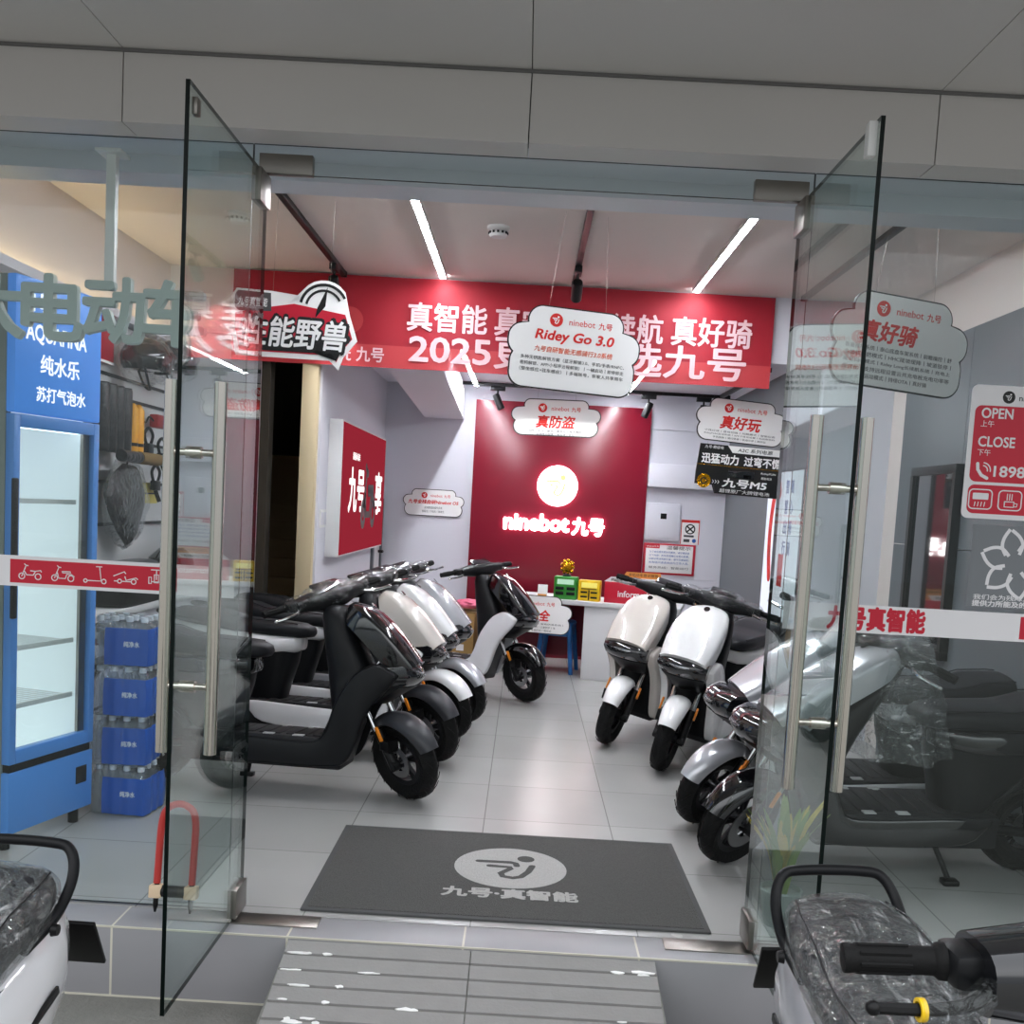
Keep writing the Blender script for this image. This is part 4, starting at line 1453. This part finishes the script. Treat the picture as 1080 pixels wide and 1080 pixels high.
MB().box((-.09, -.0715, .088), (.09, .0715, .1015), .001).build('tape', 'carton_dark', t)

# ------------------------------------------------------------------ accessories wall
t = thing('display_board', 'white accessories board with dark hook rails on the side wall beyond the drinks cooler', 'display board', (-2.5, 2.30, 0), R(90))
MB().box((-1.1, -.03, .81), (1.05, 0, 2.44), .003).build('board', 'peg_board', t)
for z in (1.0, 1.25, 1.50, 1.75, 2.0, 2.12):
    MB().box((-1.1, -.042, z), (1.05, -.03, z + .018)).build('hook_rail', 'black_metal', t)
t = thing('low_cabinet', 'low white drawer cabinet under the accessories board', 'cabinet', (-2.478, 2.30, 0), R(90))
MB().box((-1.1, -.255, .76), (1.05, 0, .80), .003).build('cabinet_top', 'peg_board', t)
MB().box((-1.1, -.225, 0), (1.05, 0, .76), .003).build('body', 'wall_white', t)
MB().box((-1.1, -.228, .55), (1.05, -.225, .565)).box((-1.1, -.228, .28), (1.05, -.225, .295)).build('groove', 'black_metal', t)
AX = -2.40


def on_wall(y, z, dx=0.):
    return (AX + dx, y, z)


t = thing('red_sign', 'plain red sign square on top of the accessories board by the drinks cooler', 'sign', (-2.452, 2.06, 2.31), R(90))
MB().box((-.24, -.015, -.13), (.24, 0, .13), .003).build('panel', 'decal_red', t)
MB().box((-.24, -.018, -.13), (.24, -.015, -.115)).build('edge_strip', 'sign_white', t)


def helmet(label, y, z, rz, m):
    t = thing('helmet', label, 'helmet', (-2.29, y, z), R(rz), 'helmets on the accessories board')
    rings = []
    for i in range(11):
        a = R(-32 + 122 * i / 10)
        r_ = max(.004, math.cos(a))
        rings.append([(.145 * r_ * math.cos(2 * PI * k / 28), .118 * r_ * math.sin(2 * PI * k / 28), .125 * math.sin(a)) for k in range(28)])
    sh = MB().loft(rings, True, True).build('shell', m, t, 60)
    rings = []
    for i in range(9):
        a = R(-62 + 124 * i / 8)
        rings.append([((.150 + d_) * math.cos(a), (.124 + d_) * math.sin(a), zz) for d_, zz in ((0, .03), (.006, -.02), (0, -.075), (-.004, -.075), (.002, -.02), (-.004, .03))])
    MB().loft(rings).build('visor', 'lens_dark', t)
    MB().tube(bez([(-.02, .112, -.06), (.01, .07, -.15), (.03, 0, -.175), (.01, -.07, -.15), (-.02, -.112, -.06)], 5), .007, 6).build('chin_strap', 'black_plastic', t)
    MB().sphere((0, 0, 0), (.165, .138, .15), 4, .18, 3, 5).build('bag', 'plastic_film', t, 180)


helmet('black helmet in clear plastic on the board, nearer the red sign square', 2.40, 2.24, 30, 'paint_black')
helmet('black patterned helmet in clear plastic on the board, farther from the red sign square', 2.83, 2.29, 10, 'paint_grey')
for k in range(4):
    t = thing('rolled_mat', ('dark rolled floor mat hanging on the board, next to the cooler', 'second dark rolled floor mat from the cooler on the board', 'third dark rolled floor mat from the cooler on the board', 'dark rolled floor mat hanging next to the yellow tubes')[k], 'rolled mat', (-2.39, 2.015 + k * .108, 1.68), 0, 'dark rolled mats on the board')
    MB().lathe([(0, 0), (.047, 0), (.050, .01), (.050, .36), (.047, .37), (0, .37)], (0, 0, 0), 'Z', 20).build('roll', 'bag_black', t)
    MB().lathe([(0, .372), (.046, .372), (.046, .378), (0, .378)], (0, 0, 0), 'Z', 16).cyl((-.055, 0, .33), (-.055, 0, .40), .004, seg=6).build('hanger', 'black_plastic', t)
for k in range(2):
    t = thing('grip_tape_tube', ('yellow tube on the board beside the rolled mats', 'yellow tube on the board nearer the red gadget')[k], 'tube', (-2.39, 2.485 + k * .092, 1.70), 0, 'yellow tubes on the board')
    MB().lathe([(0, 0), (.034, 0), (.034, .25), (.012, .285), (0, .285)], (0, 0, 0), 'Z', 18).build('tube', 'tube_yellow', t)
    MB().lathe([(.0345, .03), (.0345, .05)], (0, 0, 0), 'Z', 18).build('band', 'black_plastic', t)
t = thing('alarm_gadget', 'small red gadget with black cable on the board', 'gadget', (-2.40, 2.94, 1.91), R(90))
MB().box((-.085, -.03, -.04), (.085, .03, .045), .012).build('case', 'red_plastic', t)
MB().tube(bez([(-.08, 0, 0), (-.16, 0, .02), (-.22, 0, -.02), (-.30, 0, .0)], 5), .006, 6).build('cable', 'black_plastic', t)
for k, (y, z, lab) in enumerate(((2.78, 1.73, 'black phone holder under the red gadget on the board'), (3.02, 1.68, 'black bar clamp on the board nearer the glass door edge'), (2.92, 1.50, 'black strap loop above the pale yellow card'))):
    t = thing('bar_mount', lab, 'accessory', (-2.40, y, z), R(90), 'black accessories hanging on the board')
    MB().box((-.05, -.02, -.03), (.05, .02, .035), .01).build('clamp', 'black_plastic', t)
    MB().tube(bez([(-.04, 0, .03), (-.07, 0, .09), (0, 0, .13), (.07, 0, .09), (.04, 0, .03)], 5), .010, 8).build('loop', 'black_plastic', t)
    MB().tube([(0, .0, -.03), (.02, -.02, -.10)], .014, 8).build('arm', 'black_metal', t)
t = thing('raincoat', 'black raincoat folded in clear plastic hanging on the board', 'raincoat', (-2.36, 2.33, 1.42), R(90))
poly = [(-.30, .02), (-.20, .14), (-.05, .20), (.14, .19), (.24, .05), (.27, -.04), (.14, -.24), (.02, -.29), (-.10, -.20), (-.26, -.08)]
rings = []
for q, k in ((-.045, .55), (-.035, .85), (0, 1.), (.02, .9)):
    rings.append([(p[0] * k, q + .012 * noise.noise(Vector((p[0] * 9, p[1] * 9, q * 20))), p[1] * k) for p in poly])
MB().loft(rings).build('cloth', 'bag_black', t)
MB().sphere((0, 0, -.03), (.30, .07, .26), 4, .20, 3, 2).build('bag', 'plastic_film', t, 180)
MB().tube(bez([(0, 0, .19), (.02, .0, .22), (-.01, .0, .235)], 4), .005, 6).build('hanger', 'black_plastic', t)
t = thing('roll_case', 'brown and black roll lying on the hook rail above the raincoat', 'roll', (-2.30, 2.48, 1.66), R(90))
MB().tube([(-.38, 0, 0), (.36, 0, 0)], .034, 16).build('roll', 'bag_black', t)
MB().tube([(-.12, -.0, 0), (.20, -.0, 0)], .037, 16).build('sleeve', 'carton_dark', t)
t = thing('price_card', 'pale yellow card with dark line hanging on the board', 'card', (-2.45, 2.90, 1.45), R(90))
MB().box((-.16, -.012, -.065), (.16, -.004, .065), .002).build('card', 'yellow_paper', t)
MB().box((-.17, -.02, -.006), (.15, -.012, .004)).build('line', 'black_plastic', t)
t = thing('storage_box', 'black scooter tail box on the white shelf', 'box', (-2.33, 2.38, .8005), R(90))
MB().loft([hz_ring(z, -a, a, b, 5) for z, a, b in ((0, .36, .10), (.02, .39, .115), (.12, .41, .125), (.14, .42, .13))]).build('tray', 'black_satin', t)
MB().loft([hz_ring(z, -a, a, b, 5) for z, a, b in ((.142, .42, .13), (.17, .41, .125), (.24, .24, .08), (.25, .20, .06))]).build('lid', 'paint_grey', t)
MB().box((-.03, -.137, .10), (.03, -.128, .16), .004).build('latch', 'badge_silver', t)
t = thing('storage_box', 'black smooth scooter tail box next to the shelf end', 'box', (-2.33, 3.05, .8005), R(90))
MB().loft([hz_ring(z, -a, a, b, 3) for z, a, b in ((0, .20, .10), (.03, .24, .12), (.14, .25, .125))]).build('tray', 'black_satin', t)
MB().loft([hz_ring(z, -a, a, b, 3) for z, a, b in ((.142, .25, .125), (.24, .22, .11), (.30, .12, .06))]).build('lid', 'paint_black', t)

# ------------------------------------------------------------------ drinks cooler
t = thing('drinks_cooler', 'tall blue glass door drinks cooler just behind the shop window', 'drinks cooler', (-1.935, .505, 0), R(73.9))
hw, dp, HT = .245, .56, 2.28
MB().box((-hw, .03, .06), (-hw + .03, dp, HT), .003).build('side_wall', 'fridge_grey', t)
MB().box((hw - .03, .03, .06), (hw, dp, HT), .003).build('side_wall', 'fridge_grey', t)
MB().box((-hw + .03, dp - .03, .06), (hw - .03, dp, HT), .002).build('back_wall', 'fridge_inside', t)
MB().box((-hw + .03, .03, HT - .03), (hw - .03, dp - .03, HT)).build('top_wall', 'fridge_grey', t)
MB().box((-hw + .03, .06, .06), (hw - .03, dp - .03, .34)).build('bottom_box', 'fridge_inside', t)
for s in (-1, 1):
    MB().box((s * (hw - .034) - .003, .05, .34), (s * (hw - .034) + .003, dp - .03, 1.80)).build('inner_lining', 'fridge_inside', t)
h_ = MB().box((-hw, -.012, 1.755), (hw, .03, HT), .006).build('header', 'header_blue', t)
for s_, x, z, w, h in (('AQUAFINA', -.02, 2.068, .34, .075), ('纯水乐', .0, 1.955, .22, .075), ('苏打气泡水', .01, 1.838, .28, .058)):
    text(h_, s_, x, z, w, h, 'letter_glow', -.0122, .02)
text(h_, '百事', -.13, 2.20, .18, .09, 'letter_glow', -.0122, .02)
dr = MB().box((-hw, -.012, .36), (-hw + .035, .028, 1.75), .004).box((hw - .035, -.012, .36), (hw, .028, 1.75), .004).box((-hw + .035, -.012, .36), (hw - .035, .028, .415), .003).box((-hw + .035, -.012, 1.70), (hw - .035, .028, 1.75), .003).build('door_frame', 'fridge_blue', t)
MB().box((-hw + .036, .004, .416), (hw - .036, .010, 1.699)).build('door_glass', 'glass', dr, 0)
MB().box((hw - .075, .012, .416), (hw - .036, .026, 1.699)).build('door_seal', 'steel_dull', dr)
MB().box((-hw - .012, -.03, .95), (-hw + .012, -.012, 1.5), .005).build('door_handle', 'black_plastic', dr)
for z in (.56, .80, 1.10, 1.40):
    mb = MB().box((-hw + .04, .07, z), (hw - .04, .08, z + .02)).box((-hw + .04, dp - .05, z), (hw - .04, dp - .04, z + .012))
    for k in range(13):
        x = -hw + .05 + k * (2 * hw - .10) / 12
        mb.cyl((x, .08, z + .008), (x, dp - .05, z + .008), .003, seg=6)
    mb.build('wire_shelf', 'alu_white', t)
MB().box((-hw + .06, .05, 1.70), (hw - .06, .075, 1.72)).build('inner_lamp', 'fridge_glow', t)
MB().box((-hw, -.010, .075), (hw, .03, .325), .004).build('base_panel', 'fridge_blue', t)
MB().box((.14, -.014, .19), (.205, -.009, .265), .002).build('vent_grille', 'black_plastic', t)
MB().box((-hw + .01, -.002, .326), (hw - .01, .03, .358)).build('kick_gap', 'black_metal', t)
for x in (-.20, .20):
    MB().cyl((x, .05, 0), (x, .05, .075), .022, seg=12).build('foot', 'black_metal', t)
    MB().cyl((x, dp - .06, 0), (x, dp - .06, .075), .022, seg=12).build('foot', 'black_metal', t)

# water packs stacked beside the cooler
bottle0 = MB().lathe([(0, 0), (.026, 0), (.031, .006), (.031, .055), (.028, .062), (.031, .07), (.031, .135), (.024, .165), (.013, .185), (.013, .205), (0, .205)], (0, 0, 0), 'Z', 14)
bm_ = bottle0.build('bottle', 'bottle', None, 60)
cap0 = MB().lathe([(0, .222), (.0145, .222), (.0155, .218), (.0155, .2), (.0, .2)], (0, 0, 0), 'Z', 14).build('cap', 'cap_white', bm_, 60)
WL = ('bottom pack of the shrink wrapped water stack beside the cooler', 'second pack from the floor in the shrink wrapped water stack',
      'third pack from the floor in the shrink wrapped water stack', 'topmost pack of the shrink wrapped water stack beside the cooler')
first = True
for k in range(4):
    t = thing('water_pack', WL[k], 'water pack', (-1.79 + (.012, -.006, .008, 0)[k], .93 + (0, .008, -.004, .006)[k], .2275 * k), R((-4, 3, -2, 1)[k]), 'packs of bottled water')
    for i in range(4):
        for j in range(3):
            if first:
                b = bm_
                first = False
            else:
                b = bm_.copy()
                COL.objects.link(b)
                c = cap0.copy()
                COL.objects.link(c)
                c.parent = b
            b.parent = t
            b.location = (-.099 + i * .066, -.066 + j * .066, .001)
    rings = []
    for z, g in ((.004, .0), (.02, .004), (.10, .006), (.16, .003), (.20, -.006), (.222, -.016)):
        ring = []
        for p in hz_ring(z, -.134 - g, .134 + g, .102 + g, 6, 40):
            v = Vector(p)
            ring.append(v * (1 + .012 * noise.noise(v * 30 + Vector((k, 0, 0)))) if z > .01 else v)
        rings.append(ring)
    MB().loft(rings).build('shrink_film', 'plastic_film', t, 180)
    mb = MB()
    rr_ = []
    for z, g in ((.008, .006), (.06, .009), (.12, .009), (.175, .003)):
        row = []
        for q in range(22):
            u = q / 21
            L1 = .20
            if u < .45:
                x, y = -.062 + (.196 + g) * (u / .45), -.102 - g
            else:
                x, y = .134 + g, -.102 - g + (.204 + 2 * g) * ((u - .45) / .55)
            wob = .004 * math.sin(2 * PI * (x + y) / .066)
            row.append((x + (wob if u >= .45 else 0), y - (wob if u < .45 else 0), z))
        rr_.append(row)
    inner_ = [[(x * .985, y * .985, z) for x, y, z in row] for row in rr_]
    mb.loft([[rr_[i][q] for i in range(4)] + [inner_[i][q] for i in (3, 2, 1, 0)] for q in range(22)])
    lb = mb.build('printed_film', 'water_label', t, 60)
    text(lb, '纯净水', .06, .105, .07, .026, 'cap_white', -.1165, .02)

# ------------------------------------------------------------------ letters, stickers and bands on the glass
t = thing('hanging_letters', 'large grey green characters 电动车 hanging behind the shop window', 'sign', (0, -.085, 0))
for ch, x in (('大', -1.885), ('电', -1.675), ('动', -1.462), ('车', -1.255)):
    text(t, ch, x, 2.095, .205, .215, 'letter_backing', .0, .028, 0, .03, 'letter')
for x in (-1.487,):
    MB().box((x - .016, -.014, 2.19), (x + .016, .014, 2.63)).build('hanger_rod', 'alu_white', t)
    MB().box((x - .045, -.045, 2.622), (x + .045, .045, 2.634), .002).build('mounting_plate', 'alu_white', t)

GF = GY - .0062
t = thing('window_band', 'red and white window band with five white vehicle outlines', 'window sticker', (0, GF, 0), 0, 'bands stuck across the windows')
MB().box((-2.6, -.0012, 1.125), (-1.00, 0, 1.232)).build('white_band', 'decal_white', t)
rb_ = MB().box((-1.785, -.002, 1.137), (-1.20, -.0012, 1.219)).build('red_band', 'decal_red', t)
for k, x in enumerate((-1.715, -1.60, -1.488, -1.380, -1.272)):
    mb = MB()
    bike_icon(mb, x, 1.180, .046, -.002, .075, k, .0006)
    mb.build('vehicle_outline', 'decal_white', rb_)
t = thing('window_band', 'white window band with red characters beside the open glass door', 'window sticker', (0, GF, 0), 0, 'bands stuck across the windows')
MB().box((.91, -.0012, 1.130), (2.8, 0, 1.227)).build('white_band', 'decal_white', t)
text(t, '九号真智能', 1.232, 1.180, .335, .078, 'decal_red', -.0012, .045)
MB().box((1.728, -.002, 1.139), (2.5, -.0012, 1.217)).build('red_band', 'decal_red', t)

t = thing('hours_sticker', 'white and red opening hours sticker on the window', 'window sticker', (1.715, GF, 1.773))
MB().prism(rounded(.452, .452, .022), 'Y', -.0012, 0).build('backing', 'decal_white', t)
MB().prism(rounded(.425, .258, .022, 6, .003, .028), 'Y', -.002, -.0012).build('red_field', 'decal_red', t)
MB().prism(rounded(.425, .098, .022, 6, .003, -.160), 'Y', -.002, -.0012).build('red_field', 'decal_red', t)
e = MB().disc(-.10, .188, .021, -.0012, .0008).build('emblem', 'print_black', t)
rider_strokes(MB(), -.10, .188, .018, -.002, .14, .0005).build('emblem_stroke', 'decal_white', e)
text(t, 'ninebot', -.02, .187, .09, .02, 'print_black', -.0012)
text(t, 'OPEN', -.187, .132, .106, .034, 'decal_white', -.002, .02, 0, .0005, align='L')
text(t, '上午', -.187, .096, .045, .022, 'decal_white', -.002, 0, 0, .0005, align='L')
text(t, 'CLOSE', -.190, .036, .124, .034, 'decal_white', -.002, .02, 0, .0005, align='L')
text(t, '下午', -.190, -.001, .045, .022, 'decal_white', -.002, 0, 0, .0005, align='L')
text(t, '18980', -.128, -.063, .135, .036, 'decal_white', -.002, .02, 0, .0005, align='L')
mb = MB().ribbon([(-.185, -.040), (-.183, -.060), (-.170, -.078), (-.150, -.088)], .011, -.002, .0005)
for r_ in (.016, .026):
    mb.ribbon([(-.166 + r_ * math.cos(R(a)), -.062 + r_ * math.sin(R(a))) for a in range(-5, 100, 15)], .004, -.002, .0005)
mb.build('phone_mark', 'decal_white', t)
mb = MB()
for x in (-.165, -.064):
    fr = rounded(.078, .066, .014, 5, x, -.160)
    mb.ribbon(fr + [fr[0]], .004, -.002, .0005, False)
mb.prism(rounded(.054, .022, .003, 3, -.165, -.150), 'Y', -.0025, -.002)
for k in range(4):
    mb.ribbon([(-.182 + k * .011, -.170), (-.184 + k * .011, -.184)], .003, -.002, .0005)
mb.ribbon([(-.082, -.164), (-.082, -.182), (-.050, -.182), (-.050, -.164), (-.082, -.164)], .004, -.002, .0005)
mb.ribbon([(-.050, -.168), (-.038, -.170), (-.040, -.180), (-.050, -.180)], .003, -.002, .0005)
mb.ribbon([(-.074, -.158), (-.074, -.138)], .003, -.002, .0005).ribbon([(-.066, -.158), (-.066, -.138)], .003, -.002, .0005).ribbon([(-.058, -.158), (-.058, -.138)], .003, -.002, .0005)
mb.build('facility_marks', 'decal_white', t)

t = thing('flower_sticker', 'grey square sticker with white outlined petals below the opening hours', 'window sticker', (1.69, GF, 1.385))
MB().box((-.155, -.001, -.142), (.30, 0, .142)).build('backing', 'decal_grey', t)
mb = MB()
for k in range(6):
    a = R(90 + 60 * k + 12)
    ca, sa = math.cos(a), math.sin(a)
    def PP(u, v):
        return (.0 + u * ca - v * sa, .012 + u * sa + v * ca)
    left = [PP(.035, .028), PP(.065, .036), PP(.095, .026), PP(.122, .002)]
    right = [PP(.030, -.018), PP(.062, -.034), PP(.092, -.026), PP(.118, -.004)]
    mb.ribbon([(p.x, p.z) for p in bez([(x, 0, z) for x, z in left], 4)], .0115, -.001 - k * .00008, .0006, False)
    mb.ribbon([(p.x, p.z) for p in bez([(x, 0, z) for x, z in right], 4)], .0115, -.00104 - k * .00008, .0006, False)
mb.build('petal_outline', 'decal_white', t)
text(t, '我们会为残障人士', -.02, -.106, .225, .018, 'decal_white', -.001, .01)
text(t, '提供力所能及的帮助', -.015, -.128, .24, .020, 'decal_white', -.001, .03)

# ------------------------------------------------------------------ doorway floor things
t = thing('door_mat', 'grey door mat with a pale round emblem and characters inside the entrance', 'door mat', (.008, .375, 0), 0, None, (R(-90), 0, R(.3)))
MB().box((-.745, -.010, -.490), (.745, 0, .490), .004).build('border', 'mat_edge', t)
MB().box((-.722, -.013, -.468), (.722, -.002, .468), .003).build('pile', 'mat_grey', t)
e = MB().disc(.012, .045, .232, -.013, .0012, 48).build('emblem', 'mat_print', t)
rider_strokes(MB(), .012, .045, .215, -.0142, .13, .0006).build('emblem_stroke', 'mat_grey', e)
text(t, '九号·真智能', .012, -.245, .52, .092, 'mat_print', -.013, .04)
# entrance ramp
t = thing('entrance_ramp', 'grey concrete ramp with cross ribs up to the door step', 'ramp', (0, 0, 0))
x0, x1 = -.725, .525
yt, yb, zt = -.337, -1.22, -.008
sl = (zt - STREET - .005) / (yt - yb)
MB().loft([[(x0 - .0, yt, STREET), (x1, yt, STREET), (x1, yt, zt - .012), (x0, yt, zt - .012)], [(x0 - .02, yb, STREET), (x1 + .02, yb, STREET), (x1 + .02, yb, STREET + .006), (x0 - .02, yb, STREET + .006)]]).build('slab', 'street', t)
mb = MB()
k = 0
y = yt - .004
while y > yb + .08:
    for a, b in ((x0 + .002, -.103), (-.099, x1 - .002)):
        z_a, z_b = zt - (yt - y) * sl, zt - (yt - (y - .062)) * sl
        mb.loft([[(a, y, z_a - .02), (b, y, z_a - .02), (b, y, z_a), (a, y, z_a)], [(a, y - .060, z_b - .02), (b, y - .060, z_b - .02), (b, y - .060, z_b), (a, y - .060, z_b)]])
    y -= .072
mb.build('rib', 'concrete', t)
rnd = random.Random(5)
mb = MB()
for k in range(34):                           # old mortar smears along the joints
    j = rnd.randint(0, 9)
    yy = yt - .066 - .072 * j + rnd.uniform(-.012, .008)
    xx = rnd.choice((rnd.gauss(x0 + .09, .05), rnd.gauss(x1 - .10, .06), rnd.uniform(x0, x1)))
    xx = min(max(xx, x0 + .05), x1 - .05)
    zz = zt - (yt - yy) * sl + .0006
    a_, b_ = rnd.uniform(.012, .045), rnd.uniform(.003, .009)
    ring = [(xx + a_ * rnd.uniform(.6, 1.1) * math.cos(2 * PI * q / 10), yy + b_ * rnd.uniform(.5, 1.2) * math.sin(2 * PI * q / 10)) for q in range(10)]
    mb.loft([[(p[0], p[1], zz - .002 - (yy - p[1]) * sl) for p in ring], [(p[0], p[1], zz + .0012 - (yy - p[1]) * sl) for p in ring]])
tag(mb.build('mortar_smear', 'sign_white', t), kind='stuff')
# U-lock leaning on the window
t = thing('u_lock', 'worn red U-shaped lock standing against the window by the open glass door', 'lock', (-1.166, -.21, 0), 0, None, (R(-8), 0, 0))
MB().tube(bez([(-.062, 0, .105), (-.062, 0, .22), (-.060, 0, .315), (-.045, 0, .365), (0, 0, .385), (.045, 0, .365), (.060, 0, .315), (.062, 0, .22), (.062, 0, .105)], 5), .0125, 14).build('shackle', 'lock_red', t)
for s in (-1, 1):
    MB().tube([(s * .062, 0, .18), (s * .062, 0, .03), (s * .062, 0, .004)], [.0095, .0095, .004], 10).build('shackle_end', 'black_metal', t)
    MB().box((s * .062 - .022, -.02, .055), (s * .062 + .022, .02, .10), .004).build('end_block', 'lock_cream', t)
MB().tube([(-.042, 0, .078), (.042, 0, .078)], .021, 16).build('crossbar', 'black_plastic', t)
# potted plant behind the window
t = thing('potted_plant', 'yellow green leafy plant in a pale pot behind the window', 'plant', (1.03, .03, 0))
MB().lathe([(0, 0), (.055, 0), (.075, .13), (.08, .135), (.072, .14), (.07, .12), (0, .12)], (0, 0, 0), 'Z', 24).build('pot', 'pot', t)
for gname, m_, n_, sd in (('foliage', 'leaf_green', 18, 3), ('new_leaves', 'leaf_yellow', 14, 11)):
    rnd = random.Random(sd)
    mb = MB()
    for k in range(n_):
        a = rnd.uniform(0, 2 * PI)
        L = rnd.uniform(.20, .36)
        sp = rnd.uniform(.03, .13)
        pts = [Vector((.02 * math.cos(a), .02 * math.sin(a), .11)), Vector((sp * .5 * math.cos(a), sp * .5 * math.sin(a), .11 + L * .6)), Vector((sp * 1.2 * math.cos(a), sp * 1.2 * math.sin(a), .11 + L))]
        c = bez(pts, 4)
        side = Vector((-math.sin(a), math.cos(a), 0))
        rings = []
        for i, p in enumerate(c):
            u = i / (len(c) - 1)
            w_ = .002 + .016 * math.sin(PI * min(1, .12 + u * .88)) ** .8
            rings.append([p - side * w_, p + Vector((0, 0, .002)), p + side * w_, p - Vector((0, 0, .001))])
        mb.loft(rings)
    mb.build(gname, m_, t)

bpy.data.objects.remove(_to, do_unlink=True)
